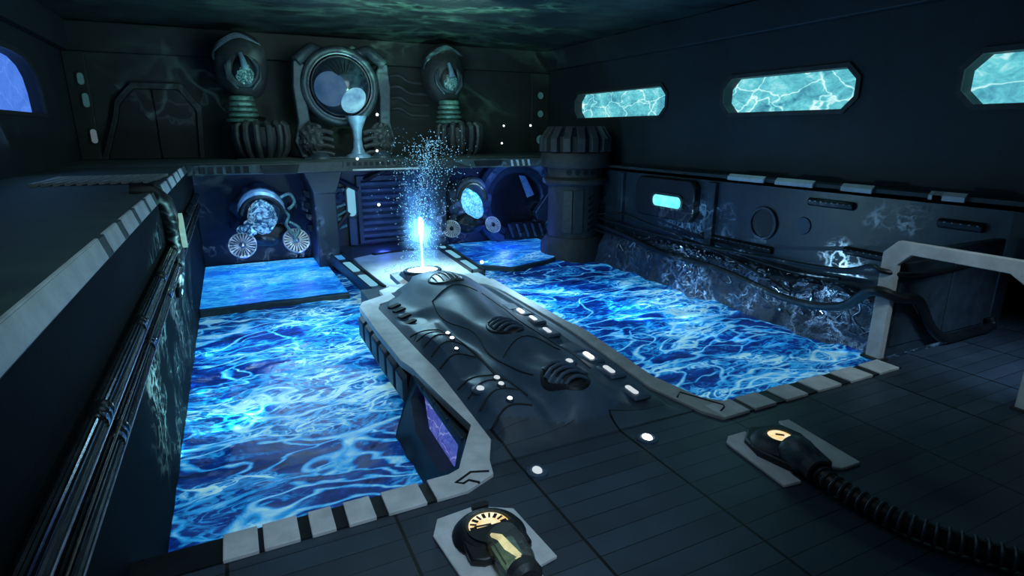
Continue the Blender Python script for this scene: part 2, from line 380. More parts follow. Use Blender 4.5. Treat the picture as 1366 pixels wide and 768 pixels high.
# back upper wall with a door, pilasters, cornice, ceiling
struct(MB().box(-6.5, UX + .6, UY, UY + .4, 3.2, CE).build('wall_back', M['back']))
struct(MB().box(-6.5, UX + .6, UY - .35, UY, 8.35, CE).build('trim_1', M['back'], bevel=.05))
struct(MB().box(UX - .35, UX, -2.5, UY - .35, 8.45, CE).build('trim_2', M['wall'], bevel=.05))
struct(MB().box(-6.0, -5.65, -2.5, UY - .35, 8.35, CE).build('trim_3', M['wall'], bevel=.05))
struct(MB().box(UX - 1.25, UX - .01, UY - .22, UY, 3.7, 8.35).build('trim_4', M['back'], bevel=.04))
struct(MB().box(-6.0, -5.2, UY - .3, UY, 3.7, 8.35).build('trim_5', M['back'], bevel=.04))
c = MB()
nx, ny = 90, 120
gv = []
for j in range(ny + 1):
    row = []
    for i in range(nx + 1):
        x = -6.5 + 25.4 * i / nx; y = -2.5 + 35.5 * j / ny
        row.append(c.bm.verts.new((x, y, CE + .10 * noise.noise(V((x * .22, y * 1.1, 3))) + .05 * noise.noise(V((x * .6, y * 3.1, 9))))))
    gv.append(row)
for j in range(ny):
    for i in range(nx): c.bm.faces.new([gv[j][i], gv[j + 1][i], gv[j + 1][i + 1], gv[j][i + 1]])
struct(c.build('ceiling', M['ceil']))
dp = [(-5.0, 3.7), (-1.25, 3.7), (-1.12, 5.9), (-1.75, 6.85), (-3.55, 6.85), (-4.2, 6.15), (-4.35, 5.5)]
dpo = [(-3.1 + (x + 3.1) * 1.13, 3.7 + (z - 3.7) * 1.09) for x, z in dp]
d = struct(MB().ring(dpo, dp, (0, UY, 0), *BACK, .28).build('door_1', M['iron'], bevel=.03))
MB().ext([(x, z) for x, z in [(-5.0, 3.7), (-2.9, 3.7), (-2.9, 6.85), (-3.55, 6.85), (-4.2, 6.15), (-4.35, 5.5)]], (0, UY, 0), *BACK, .10).build('door_leaf', M['door'], d, bevel=.03)
MB().ext([(x, z) for x, z in [(-2.84, 3.7), (-1.25, 3.7), (-1.12, 5.9), (-1.75, 6.85), (-2.84, 6.85)]], (0, UY, 0), *BACK, .10).build('door_leaf', M['door'], d, bevel=.03)
# round wall lamps on the pilaster
for k, (x, z, r, t) in enumerate([(17.65, 7.06, .20, 'highest'), (17.65, 5.99, .20, 'middle'), (17.66, 4.45, .27, 'lowest and largest')]):
    t_ = thing('wall_lamp', t + ' of three dim round teal lamps on the back right pilaster', 'lamp', (x, UY - .22, z), 'round lamps on the pilaster')
    MB().ring(circ(r * 1.18), circ(r), (x, UY - .22, z), *BACK, .07).build('bezel', M['iron'], t_)
    MB().ext(circ(r, 32, 1.0), (x, UY - .22, z), *BACK, .05).build('lens', M['dimcyan'], t_)
# small lamps in the far left corner
for k, (x, z, h, t, mm) in enumerate([(-5.45, 7.2, .5, 'upper faint oval lamp in the far left corner above the door side', 'dimcyan'), (-5.40, 6.3, .6, 'faint oval lamp halfway up the far left corner pillar', 'dimcyan'), (-5.35, 4.75, .62, 'brightest oval lamp low in the far left corner pillar', 'slight2')]):
    if mm == 'slight2': M['slight2'] = glow('corner_lamp', (.15, .22, .25), .5)
    t_ = thing('wall_lamp', t, 'lamp', (x, UY - .3, z), 'corner pillar lamps')
    MB().ring(rrect(.34, h + .1, .16), rrect(.24, h, .12), (x, UY - .3, z), *BACK, .07).build('bezel', M['iron'], t_)
    MB().ext(rrect(.24, h, .12), (x, UY - .3, z), *BACK, .05).build('lens', M[mm], t_)

# ---------------------------------------------------------------- coping of the left ledge: pale strip and plates
def cop(y0, y1, g=.0):     # sloped edge strip in cross-section, from y0 to y1
    return MB().ext([(-.24, LZ + .02), (-.04, LZ + .02), (.02, LZ - .22), (.02, 3.36), (-.24, 3.36)], (LX, y1, 0), X, Z, y1 - y0)
struct(cop(-2.5, 27).build('trim_6', M['ledge']))
def coplate(y0, y1, name, label):
    o = MB().ext([(-.085, LZ + .035), (-.045, LZ + .035), (.035, LZ - .215), (.035, LZ - .24), (.02, LZ - .24), (.02, LZ - .22), (-.05, LZ + .02), (-.085, LZ + .02)], (LX, y1, 0), X, Z, y1 - y0).build(name, M['plate'], bevel=.01)
    return tag(o, label, 'edge plate')
o = coplate(-2.4, 8.9, 'edge_strip', 'long pale blue grey metal strip along the left ledge edge in front'); o['category'] = 'edge strip'
for y0, y1, t in [(9.3, 10.35, 'largest and nearest pale plate on the left ledge edge just beyond the long strip'),
                  (10.75, 11.95, 'second pale plate beyond the long strip on left ledge edge'),
                  (12.3, 13.6, 'third pale plate beyond the long strip on left ledge edge'),
                  (13.95, 14.9, 'fourth pale plate on left ledge edge beside the dark arched bracket'),
                  (17.2, 18.7, 'pale plate on left ledge edge just past the dark arched bracket'),
                  (19.3, 20.8, 'sixth small pale plate on left ledge edge past the bracket'),
                  (21.4, 22.8, 'next to last small pale plate far along left ledge edge'),
                  (23.4, 24.9, 'farthest small pale plate on the left ledge edge near back ledge')]:
    coplate(y0, y1, 'edge_plate', t)['group'] = 'pale plates on the left ledge edge'
# dark arched bracket over the wall with a green pill lamp
t = thing('arched_bracket', 'dark arched bracket curving over the left ledge edge with a green pill lamp', 'bracket', (LX, 15.9, 1.5))
MB().tube([(LX - .5, 15.6, LZ + .04), (LX - .1, 15.6, LZ + .02), (LX + .1, 15.7, 3.4), (LX + .17, 15.95, 2.9), (LX + .17, 16.2, 2.2), (LX + .12, 16.3, 1.5), (LX + .05, 16.3, .9)], [.2, .2, .2, .2, .18, .14, .08], 12).build('arm', M['black'], t)
MB().ext(rrect(.36, .9, .17), (LX + .32, 16.08, 2.62), (Y * .97 + Z * -.2).normalized(), (Z * .97 + Y * -.2).normalized(), .1).build('lamp', M['green'], t)
# floor grate on the left ledge
t = thing('floor_grate', 'dark slatted grate set in the left ledge top', 'grate', (-3.1, 19.4, LZ))
MB().ext([(-4.5, 18.6), (-1.95, 18.0), (-1.95, 21.1), (-4.5, 21.1)], (0, 0, LZ), X, Y, .012).build('pit', M['groove'], t)
for k in range(11):
    x = -4.4 + k * .245
    MB().obox((x, 19.6, LZ + .045), (.12, 1, 0), (1, -.12, 0), 2.6, .09, .09).build('slat', M['trim'], t)
MB().strip([(-4.6, 18.5), (-4.6, 21.25), (-1.9, 21.25)], [(-4.5, 18.6), (-4.5, 21.15), (-1.9, 21.15)], LZ, LZ + .07).build('rim', M['trim'], t)
# two long pipes down the left pool wall
for k, (zz, lab) in enumerate([(2.21, 'upper black ribbed pipe running along the left pool wall'), (1.74, 'lower black ribbed pipe running along the left pool wall')]):
    px_ = LX + .115
    t = thing('wall_pipe', lab, 'pipe', (px_, 14, zz), 'pipes on the left pool wall')
    MB().tube([(px_, y, zz) for y in (-2.4, 5, 12, 20, 29.5)], .108, 32, flute=.13).build('tube', M['pipe'], t)
    for q in range(8):
        y = 3.4 + q * 3.1 + k * .5
        MB().lathe([(.10, -.2), (.118, -.18), (.118, -.10), (.106, -.08), (.106, -.04), (.118, -.02), (.118, .06), (.106, .08), (.118, .1), (.118, .18), (.10, .2)], (px_, y, zz), Y, 20).build('coupling', M['pipe'], t)
    MB().tube([(px_ + .108, y, zz - .05) for y in (-2.4, 29.5)], .012, 8).build('highlight_rod', M['steel'], t)  # thin steel rod put in for the highlight along the pipe
    if k: MB().tube([(px_ + .06, y, zz + .11) for y in (-2.4, 29.5)], .010, 8).build('highlight_rod', M['brass'], t)  # second rod standing in for a highlight

# ---------------------------------------------------------------- coping of the right pool wall
struct(MB().ext([(0, 3.12), (.10, 3.12), (.10, 3.28), (0, 3.36)], (RX + .02, -2.4, 0), -X, Z, -(UY - 2.2)).build('trim_7', M['trim2']))
for y0, y1, t in [(13.2, 14.9, 'pale plate on right wall edge above the cyan lamp end'), (11.4, 12.9, 'second pale plate along the right wall edge from the lamp'),
                  (9.9, 10.9, 'third pale plate along the right wall edge'), (8.6, 8.95, 'narrow pale plate on the right wall edge above the white frame'), (7.6, 8.4, 'nearest pale plate on the right wall edge above white frame'),
                  (17.2, 24.6, 'long dull strip on right wall edge beside the iron column')]:
    o = MB().ext([(.09, 3.15), (.13, 3.15), (.13, 3.28), (0, 3.385), (0, 3.35)], (RX + .02, y1, 0), -X, Z, y1 - y0)
    o = o.build('edge_plate', M['plate'] if y1 < 16 else M['iron']); tag(o, t, 'edge plate', 'plates on the right wall edge')

# ---------------------------------------------------------------- pool water
def sheet(x0, x1, y0, y1, z, nx, ny, amp, f, cut=None):
    b = MB(); g = []
    for j in range(ny + 1):
        r = []
        for i in range(nx + 1):
            x = x0 + (x1 - x0) * i / nx; y = y0 + (y1 - y0) * j / ny
            h = noise.noise(V((x * f * .7, y * f, 0))) + .5 * noise.noise(V((x * f * 1.7, y * f * 2.3, 5))) + .25 * noise.noise(V((x * f * 4, y * f * 5, 8)))
            r.append(b.bm.verts.new((x, y, z + amp * h)))
        g.append(r)
    for j in range(ny):
        for i in range(nx): b.bm.faces.new([g[j][i], g[j][i + 1], g[j + 1][i + 1], g[j + 1][i]])
    return b
o = sheet(LX, RX, 7.1, 30.4, WZ, 230, 260, .09, .9).build('pool_water', M['water'])  # glowing caustic lines are painted on the surface by the material
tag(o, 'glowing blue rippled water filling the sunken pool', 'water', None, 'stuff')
o = MB().box(LX, 3.75, 22.6, 30.4, -2.8, -1.30).build('shelf_block', M['slab'], bevel=.04); tag(o, 'raised left shelf under shallow cyan water at the pool back', 'shelf')
o = sheet(LX + .02, 3.7, 22.66, 30.0, -1.24, 60, 60, .02, 1.1).build('shallow_water', M['shelfw']); tag(o, 'bright cyan shallow water on the back left shelf', 'water', None, 'stuff')
o = MB().ext([(10.2, 25.0), (11.6, 23.7), (13.9, 24.4), (16.2, 26.0), (16.2, 30.4), (10.2, 30.4)], (0, 0, -2.8), X, Y, 1.5).build('shelf_block', M['slab'], bevel=.04); tag(o, 'raised right shelf under shallow blue water at the pool back', 'shelf')
b = sheet(10.3, 16.1, 23.8, 30.3, -1.25, 60, 60, .02, 1.1)
for p0, n_ in [((10.2, 25.0, 0), (-1.3, -1.4, 0)), ((11.6, 23.75, 0), (.7, -2.3, 0)), ((13.9, 24.45, 0), (1.6, -2.3, 0))]:
    bmesh.ops.bisect_plane(b.bm, geom=b.bm.verts[:] + b.bm.edges[:] + b.bm.faces[:], plane_co=p0, plane_no=n_, clear_outer=True)
o = b.build('shallow_water', M['shelfw2']); tag(o, 'blue shallow water on the back right shelf before the tunnel', 'water', None, 'stuff')
# middle landing with two lit rails
t = thing('landing', 'pale blue landing in the pool centre behind the walkway head', 'landing', (6.8, 25, -.8))
MB().ext([(4.7, 19.2), (9.0, 19.2), (9.0, 22.0), (9.25, 26.5), (9.2, 27.0), (6.9, 27.5), (5.6, 27.35), (4.75, 26.9)], (0, 0, -1.6), X, Y, .8).build('deck', M['sand'], t, bevel=.04)
MB().ext([(4.6, 26.8), (5.6, 27.3), (6.9, 27.5), (9.2, 27.0), (9.2, 30.4), (4.0, 30.4), (4.0, 27.5)], (0, 0, -1.6), X, Y, .72).build('rear_deck', M['wet'], t, bevel=.04)
MB().strip([(5.7, 27.3), (6.4, 27.5), (7.2, 27.55), (8.4, 27.3)], [(5.8, 27.1), (6.5, 27.3), (7.2, 27.35), (8.3, 27.12)], -.9, -.72).build('threshold', M['black'], t)
def railing(xa, ya, xb, yb, label, mats, ex):
    t = thing('pool_rail', label, 'rail', ((xa + xb) / 2, (ya + yb) / 2, -1))
    a, b_ = V((xa, ya, -.78)), V((xb, yb, -.78)); d = (b_ - a); L = d.length; d.normalize(); s = V((d.y, -d.x, 0))
    MB().obox((a + b_) / 2 - Z * .2, d, -s, L + .3, .62, .4).build('beam', M['armor2'], t, bevel=.04)
    for q in (-1, 1):
        MB().obox((a + b_) / 2 + Z * .04 + s * q * .28, d, -s, L + .3, .07, .14).build('curb', M['black'], t)
    for k, mm in enumerate(mats):
        p = a + d * (L * (k + .5) / len(mats))
        MB().ext(rrect(L / len(mats) * .72, .34, .13), p + Z * .003, d, -s if (d.cross(-s)).z > 0 else s, .03).build('lamp', M[mm], t)
    return t
railing(4.08, 29.0, 4.5, 21.0, 'left lit rail with three pale lamps beside the cyan shelf', ['bluepill', 'palepill', 'palepill'], 0)
railing(9.45, 29.3, 9.0, 21.9, 'right lit rail with three pale lamps beside the landing', ['palepill', 'palepill', 'palepill'], 0)

# ---------------------------------------------------------------- walkway
wk = thing('walkway', 'broad dark armoured walkway jutting into the pool from the tiled floor', 'walkway', (6.12, 11.9, 0))
OUT = [(2.35, 7.1), (2.60, 7.2), (2.72, 7.42), (3.26, 8.36), (3.08, 10.5), (3.04, 11.2), (2.93, 11.75), (2.90, 14.0), (2.93, 16.2), (3.11, 16.64), (3.75, 17.03), (3.85, 17.1), (3.86, 17.69), (4.31, 18.03), (4.70, 18.23), (4.72, 19.75), (6.02, 20.2), (6.67, 20.25), (6.66, 19.1), (6.72, 18.35), (7.29, 18.52), (7.40, 17.75), (7.76, 17.5), (7.74, 16.5), (7.69, 12.5), (7.78, 11.8), (7.45, 8.6), (7.65, 7.4), (7.95, 7.1)]
INN = [(2.50, 6.62), (3.02, 6.85), (3.12, 7.22), (3.38, 7.75), (3.45, 9.5), (3.5, 11.0), (3.46, 11.8), (3.42, 14.0), (3.38, 15.75), (3.52, 16.2), (3.84, 16.4), (4.12, 16.75), (4.12, 17.24), (4.66, 17.5), (4.98, 18.1), (4.96, 19.5), (6.02, 19.85), (6.42, 19.82), (6.38, 18.81), (6.50, 17.95), (6.95, 18.0), (7.02, 17.3), (7.25, 16.9), (7.42, 16.1), (7.42, 12.4), (7.38, 11.4), (7.06, 8.2), (7.25, 7.0), (7.43, 6.62)]
MB().strip(OUT[:14], INN[:14], -.12, .06).build('edge_trim', M['plate'], wk, bevel=.012, label='pale grey left edge strip')
MB().strip(OUT[13:23], INN[13:23], -.12, .058).build('head_trim', M['trim'], wk, bevel=.012, label='brownish grey notched rim of the head')
MB().strip(OUT[22:], INN[22:], -.12, .06).build('edge_trim', M['trim'], wk, bevel=.012, label='warm grey right edge strip')
def lerp(tab, y):
    for (ya, xa), (yb, xb) in zip(tab, tab[1:]):
        if y <= yb: return xa + (xb - xa) * max(0, (y - ya)) / (yb - ya)
    return tab[-1][1]
LT = [(6.62, 2.6), (6.85, 3.02), (7.22, 3.12), (7.75, 3.38), (9.5, 3.45), (11, 3.5), (11.8, 3.46), (14, 3.42), (15.75, 3.38), (16.2, 3.52), (16.4, 3.84), (16.75, 4.12), (17.24, 4.14), (17.5, 4.66), (18.1, 4.98), (19.5, 4.96), (19.62, 5.3)]
RT = [(6.62, 7.43), (7.0, 7.25), (8.2, 7.06), (11.4, 7.38), (12.4, 7.42), (16.1, 7.42), (16.9, 7.25), (17.3, 7.02), (17.95, 6.95), (18.0, 6.50), (18.81, 6.38), (19.62, 6.40)]
def bump(x, y, cx, cy, rx, ry, h):
    q = ((x - cx) / rx) ** 2 + ((y - cy) / ry) ** 2
    return h * (1 - q) ** 2 if q < 1 else 0
def ridge(x, c, w):
    q = ((x - c) / w) ** 2
    return (1 - q) ** 2 if q < 1 else 0
def sst(a, b, x):
    t = max(0, min(1, (x - a) / (b - a))); return t * t * (3 - 2 * t)
def hull_z(x, y):
    g = sst(6.7, 8.2, y) * (1 - .65 * sst(17.2, 19.3, y))
    sway = .22 * math.sin((y - 7) * 1.05)
    z = .02 + g * (.42 * ridge(x, 5.45 + .05 * (y - 12), 1.25 + .35 * sst(14, 16, y)) + .10)
    for cx, cy in ((5.6, 16.0), (5.32, 11.1), (5.18, 8.2)): z += bump(x, y, cx, cy, 1.0, 1.5, .16 * g)
    for cx, cy in ((3.95, 11.7), (4.0, 8.75)): z += bump(x, y, cx, cy, .75, 1.65, .30 * g)              # ribbed lobes on the left
    z -= .20 * g * (bump(x, y, 4.62, 12.2, .38, 2.6, 1) + bump(x, y, 4.62, 8.6, .36, 1.8, 1) + bump(x, y, 4.1, 14.3, .7, .7, .8))
    for cx, cy in ((6.62, 12.3), (6.5, 9.1)): z += bump(x, y, cx, cy, .62, 1.9, .14 * g)
    z -= .12 * g * ridge(x, 7.05, .22)
    return max(z, .012)
h = MB(); g = []
NYW, NXW = 200, 84
for j in range(NYW + 1):
    y = 7.12 + (19.62 - 7.12) * j / NYW; a, c_ = lerp(LT, y), lerp(RT, y); r = []
    for i in range(NXW + 1):
        x = a + (c_ - a) * i / NXW
        e = min(1, min(i, NXW - i) / 6)
        e = min(e, j / 8 + .0) if j < 8 else e; r.append(h.bm.verts.new((x, y, .012 + (hull_z(x, y) - .012) * e)))
    g.append(r)
for j in range(NYW):
    for i in range(NXW): h.bm.faces.new([g[j][i], g[j][i + 1], g[j + 1][i + 1], g[j + 1][i]])
hu = h.build('hull', M['armor'], wk)
hu.data.materials.append(M['floor'])
for p in hu.data.polygons:
    if p.center.y + 11.9 < 7.75 + .35 * math.sin(p.center.x * 1.7): p.material_index = 1
def on(x, y, e=.0): return V((x, y, hull_z(x, y) + e))
def onrm(x, y):
    e = .05; return V((-(hull_z(x + e, y) - hull_z(x - e, y)) / (2 * e), -(hull_z(x, y + e) - hull_z(x, y - e)) / (2 * e), 1)).normalized()
# three slatted vents along the spine
for cx, cy, rx, ry in ((5.6, 16.2, .50, .66), (5.33, 11.35, .36, .62), (5.18, 8.4, .38, .56)):
    n = onrm(cx, cy - .3); u = (X - n * n.x).normalized(); v = n.cross(u)
    o = on(cx, cy, .03)
    dish = MB(); R = []
    for rr, dz in ((1.10, -.03), (1.04, .02), (.96, .02), (.92, -.01), (.5, -.005), (0.0, -.02)):
        if rr == 0: R.append([dish.bm.verts.new(o + n * dz)])
        else: R.append([dish.bm.verts.new(V((cx + rx * rr * math.cos(a), cy + ry * rr * math.sin(a), hull_z(cx + rx * rr * math.cos(a), cy + ry * rr * math.sin(a)) + .02 + dz))) for a in [2 * PI * k / 32 for k in range(32)]])
    for p, q in zip(R, R[1:]):
        for k in range(32):
            dish.bm.faces.new([p[k], p[(k + 1) % 32], q[(k + 1) % 32], q[k]] if len(q) > 1 else [p[k], p[(k + 1) % 32], q[0]])
    vt = dish.build('vent', M['black'], wk)
    for k in range(5):
        if cy > 14:                                   # the head vent has upright staves
            xx = cx + rx * (-.72 + .36 * k); hw = ry * .85 * math.sqrt(max(.05, 1 - ((xx - cx) / rx) ** 2))
            MB().tube([on(xx + .04 * s, cy + hw * s, .02 + .03 * (1 - s * s)) for s in (-1, -.5, 0, .5, 1)], .026, 8).build('slat', M['armor2'], vt)
        else:
            yy = cy + ry * (-.72 + .36 * k); hw = rx * .88 * math.sqrt(max(.05, 1 - ((yy - cy) / ry) ** 2))
            MB().tube([on(cx + hw * s, yy + .05 * (1 - s * s), .02 + .03 * (1 - s * s)) for s in (-1, -.5, 0, .5, 1)], .035, 8).build('slat', M['armor'], vt)
# rib seams across the left lobes, the spine seams and the side cheeks
def seam(pts, r=.022): return MB().tube([on(x, y, .004) for x, y in pts], r, 6).build('seam', M['groove'], wk)
for cy0, n_, x1 in ((12.9, 5, 4.38), (9.6, 4, 4.32)):
    for k in range(n_):
        y = cy0 - k * .55
        seam([(3.5 + (x1 - 3.5) * q / 8, y + .18 * math.sin(PI * q / 8) + .12 * q / 8) for q in range(9)])
for side in (-1, 1):
    seam([(5.5 + side * (.75 + .1 * math.sin(q * .5)), 14.9 - q * .28) for q in range(22)], .018)
for y in (15.0, 10.2):
    seam([(4.75 + 1.4 * q / 10, y + .28 * math.sin(PI * q / 10)) for q in range(11)], .018)
seam([(4.4 - .05 * math.sin(q), 12.7 - q * .42) for q in range(11)], .03)
for k in range(4):                                    # short slots behind the left rim
    x, y = 3.78 + .03 * k, 15.5 - k * .42
    MB().obox(on(x, y, .03), V((1, .5, .1)), V((-.5, 1, 0)), .36, .16, .06).build('slot', M['groove'], wk)
for cy0 in (13.9, 10.4):                              # lamp blocks along the right side
    for k in range(4):
        x, y = 6.72 - .05 * k - (.0 if cy0 > 12 else .12), cy0 - k * .82
        bl = MB().obox(on(x, y, .02), V((.06, 1, .0)), V((-1, .06, 0)), .60, .40, .10).build('lamp_block', M['armor'], wk, bevel=.05)
        if k:
            MB().ext(rrect(.36, .11, .05), on(x - .06, y, .075), V((.06, 1, 0)).normalized(), V((-1, .06, 0)).normalized(), .02).build('lamp', M['wlight' if k == 1 else 'slight'], bl)
for x, y, mm, r in ((4.24, 12.25, 'wlight', .05), (4.12, 11.62, 'wlight', .05), (4.03, 11.1, 'wlight', .04), (4.17, 9.25, 'slight', .06), (4.08, 8.86, 'slight', .055), (4.0, 8.32, 'wlight', .045)):
    lb = MB().ball(on(x, y, .0), (r * 1.6, r * 1.9, r * 1.2), 2).build('lamp_stud', M['armor2'], wk)
    MB().ball(on(x, y, r * .9), (r, r * 1.25, r * .7), 2).build('lens', M[mm], lb)
# head: glowing oval well
oc = V((5.55, 18.45, .03))
MB().ring(circ(.66, 40, .8), circ(.52, 40, .78), (5.55, 18.45, hull_z(5.55, 18.45) - .02), *FLOOR, .12).build('well_rim', M['armor2'], wk, bevel=.02)
MB().ext(circ(.515, 40, .78), (5.55, 18.45, hull_z(5.55, 18.45) - .02), *FLOOR, .10).build('light_well', M['blight'], wk, label='glowing white oval disc')
# flanks: stepped side plating, deeper pier near the floor with a violet window
fl = MB()
P = [(2.98, 16.3), (2.92, 14), (2.96, 11.75), (3.06, 11.2)]
for k in range(3):
    (xa, ya), (xb, yb) = P[k], P[k + 1]
MB().strip([(2.96, 16.35), (2.93, 14), (2.96, 11.8), (3.06, 11.15)], [(3.4, 16.3), (3.4, 14), (3.4, 11.8), (3.4, 11.15)], -1.0, -.08).build('side_plating', M['armor2'], wk, bevel=.03)
for k in range(6):
    y = 16.0 - k * .82
    MB().ext([(0, -.12), (-.12, -.22), (-.12, -.72), (0, -.95)], (2.95, y, 0), X, Z, .62).build('plating_block', M['armor2'], wk, bevel=.03)
MB().box(3.4, 7.2, 7.1, 18.4, -2.6, -.05).box(4.9, 6.5, 18.4, 19.6, -2.6, -.05).build('support_core', M['armor2'], wk)
vw = [(8.35, -.28), (10.9, -.22), (11.0, -.55), (10.3, -.95), (8.7, -.98), (8.25, -.6)]
pr_ = MB()
def pier_x(z): return 3.06 + (.50) * min(0, (z + .15)) / 1.5
sl = V((.32, 0, 1)).normalized()
po, pi = hole(7.1, 11.25, -1.9, -.05, vw)
A = [V((pier_x(z), y, z)) for y, z in po]; B = [V((pier_x(z), y, z)) for y, z in pi]; Cc = [V((pier_x(z) + .35, y, z)) for y, z in pi]
for a, b_ in ((A, B), (B, Cc)):
    va = [pr_.bm.verts.new(p) for p in a]; vb = [pr_.bm.verts.new(p) for p in b_]; k_ = len(va)
    for i in range(k_): pr_.bm.faces.new([va[i], va[(i + 1) % k_], vb[(i + 1) % k_], vb[i]])
pr_.face([(pier_x(-.05), 11.25, -.05), (3.5, 11.25, -.05), (3.5, 11.25, -1.9), (pier_x(-1.9), 11.25, -1.9)])
pr_.build('pier', M['armor2'], wk)
for k in range(5):
    y = 11.1 - k * .75
    MB().ext([(0, -.06), (-.07, -.08), (-.05, -.2), (0, -.22)], (pier_x(-.1) + .02, y, 0), X, Z, .62).build('plating_block', M['armor2'], wk, bevel=.015)
g_ = MB(); g_.face([(pier_x(z) + .30, y, z) for y, z in vw]); g_.build('side_window', M['winviolet'], wk, label='violet lit window in the pier side')
# latch lines on the near corners of the trim
MB().tube([(2.98, 6.92, .062), (2.72, 7.02, .062), (2.42, 6.86, .062), (2.52, 6.8, .062), (2.62, 6.84, .062), (2.74, 6.72, .062)], .022, 6).build('latch', M['groove'], wk)
MB().tube([(7.22, 7.6, .062), (7.42, 7.75, .062), (7.78, 6.98, .062), (7.72, 6.9, .062), (7.55, 6.82, .062)], .018, 6).build('latch', M['groove'], wk)
# single bright deck lamps standing free
for x, y, mm, r, lab in ((3.74, 9.05, 'slight', .075, 'small white deck lamp on the left lobe of the walkway'), (5.83, 9.3, 'slight', .075, 'dim round deck lamp on the right of the walkway spine'),
                         (3.66, 6.66, 'slight', .075, 'dim round lamp in the floor tiles near the walkway foot'), (5.78, 6.70, 'wlight', .08, 'brightest round deck lamp right of centre at the walkway foot')):
    z = hull_z(x, y); o = V((x, y, z))
    t = thing('deck_lamp', lab, 'lamp', o, 'round deck lamps')
    MB().lathe([(r * 2.2, -.02), (r * 2.2, .015), (r * 1.5, .03), (r * 1.25, .012), (0, .012)], o, Z, 24).build('bezel', M['armor'], t)
    MB().ball(o + Z * .02, (r, r * 1.3, r * .55), 2).build('lens', M[mm], t)

# ---------------------------------------------------------------- near rim: pale plates in the dark kerb
struct(MB().box(LX, 2.42, 6.64, 7.1, -.05, .03).build('trim_8', M['black']))
struct(MB().box(7.9, 12.66, 6.64, 7.12, -.05, .03).build('trim_9', M['black']))
pl = [(-.62, -.22, 'first pale kerb plate from the left wall'), (-.16, .26, 'second pale kerb plate from the left wall'), (.40, .70, 'third and narrower pale kerb plate from left wall'), (.86, 1.22, 'fourth pale kerb plate from the left wall'), (1.38, 1.92, 'fifth pale kerb plate from the left wall'), (2.06, 2.52, 'last pale kerb plate on the left touching the walkway trim')]
pr2 = [(7.45, 8.08, 'pale kerb plate touching the walkway trim on the right'), (8.22, 8.78, 'second pale kerb plate right of the walkway'), (9.05, 9.65, 'third pale kerb plate right of the walkway'), (9.95, 10.65, 'fourth pale kerb plate right of the walkway'), (10.95, 11.65, 'fifth pale kerb plate right of the walkway'), (11.9, 12.55, 'farthest right pale kerb plate beside the white frame')]
for a, b_, lab in pl + pr2:
    o = MB().ext([(a, 6.62), (b_, 6.62), (b_ - .0, 7.12), (a - .0, 7.12)], (0, 0, 0), X, Y, .062).build('kerb_plate', M['plate'], bevel=.012)
    tag(o, lab, 'kerb plate', 'pale kerb plates on the near pool rim')

# ---------------------------------------------------------------- gauges on the floor
def gauge(ang, c, label, kind):
    t = thing('floor_gauge', label, 'gauge', (c[0], c[1], 0))
    u = V((math.cos(ang), math.sin(ang), 0)); v = V((-u.y, u.x, 0)); O = V((c[0], c[1], 0))
    W = lambda x, y, z: O + u * x + v * y + Z * z
    return t, u, v, W
t, u, v, W = gauge(-.04, (2.42, 5.58), 'round dial gauge glowing amber on a pale base plate in front', '')
MB().ext([(-.52, .64), (.02, .70), (.50, .44), (.62, -.60), (.34, -.66), (.30, -1.05), (-.30, -1.05), (-.56, -.42), (-.66, .34)], W(0, 0, 0), u, v, .05).build('base_plate', M['plate'], t, bevel=.012)
MB().lathe([(.45, 0), (.47, .04), (.42, .10), (.33, .15), (.28, .155), (.28, .13), (0, .13)], W(0, .06, .05), Z, 40).build('housing', M['black'], t)
MB().torus(W(0, .06, .20), Z, .285, .022, 40, 8).build('bezel', M['brass'], t)
MB().ext(circ(.27, 40), W(0, .06, .18), u, v, .012).build('dial', M['dial'], t, label='glowing amber dial face')
for k in range(9):
    a = PI * (.04 + .92 * k / 8); p = W(.205 * math.cos(a), .06 + .205 * math.sin(a), .195)
    r_ = u * math.cos(a) + v * math.sin(a)
    MB().obox(p, r_, Z.cross(r_), .085, .026 if k % 2 else .04, .008).build('tick', M['black'], t)
MB().obox(W(-.08, .085, .205), u * .98 - v * .12, v * .98 + u * .12, .22, .022, .010).build('needle', M['black'], t)
MB().ext([(.31 * math.cos(a), .31 * math.sin(a)) for a in [PI + PI * k / 20 for k in range(21)]], W(0, .03, .17), u, v, .06).build('dial_cover', M['black'], t)
MB().ext([(-.40, .1), (.40, .1), (.40, -.36), (.25, -.44), (-.25, -.44), (-.40, -.36)], W(0, 0, .05), u, v, .12).build('shoulder', M['black'], t, bevel=.03)
ax = -v
MB().lathe([(.16, 0), (.21, .03), (.225, .2), (.22, .5), (.19, .60), (.12, .62)], W(.04, -.22, .24), ax, 32).build('bulb_glass', M['glass'], t)
MB().ext(rrect(.22, .5, .04), W(.04, -.54, .16), u, v, .02).build('reflector', M['verd'], t)
MB().tube([W(-.06, -.22, .27), W(-.0, -.34, .29), W(.03, -.5, .27), W(.08, -.68, .27)], [.02, .035, .04, .025], 10).build('filament', M['amber'], t)
for s_ in (-1, 1): MB().tube([W(.04 + .17 * s_, -.24, .34), W(.04 + .17 * s_, -.78, .34)], .012, 6).build('bulb_wire', M['brass'], t)
MB().lathe([(.12, 0), (.19, .02), (.20, .14), (.14, .2), (0, .2)], W(.04, -.82, .24), ax, 28).build('end_cap', M['iron'], t)
MB().ext(rrect(.24, .1, .04), W(.08, .62, .05), u, v, .06).build('latch', M['black'], t)

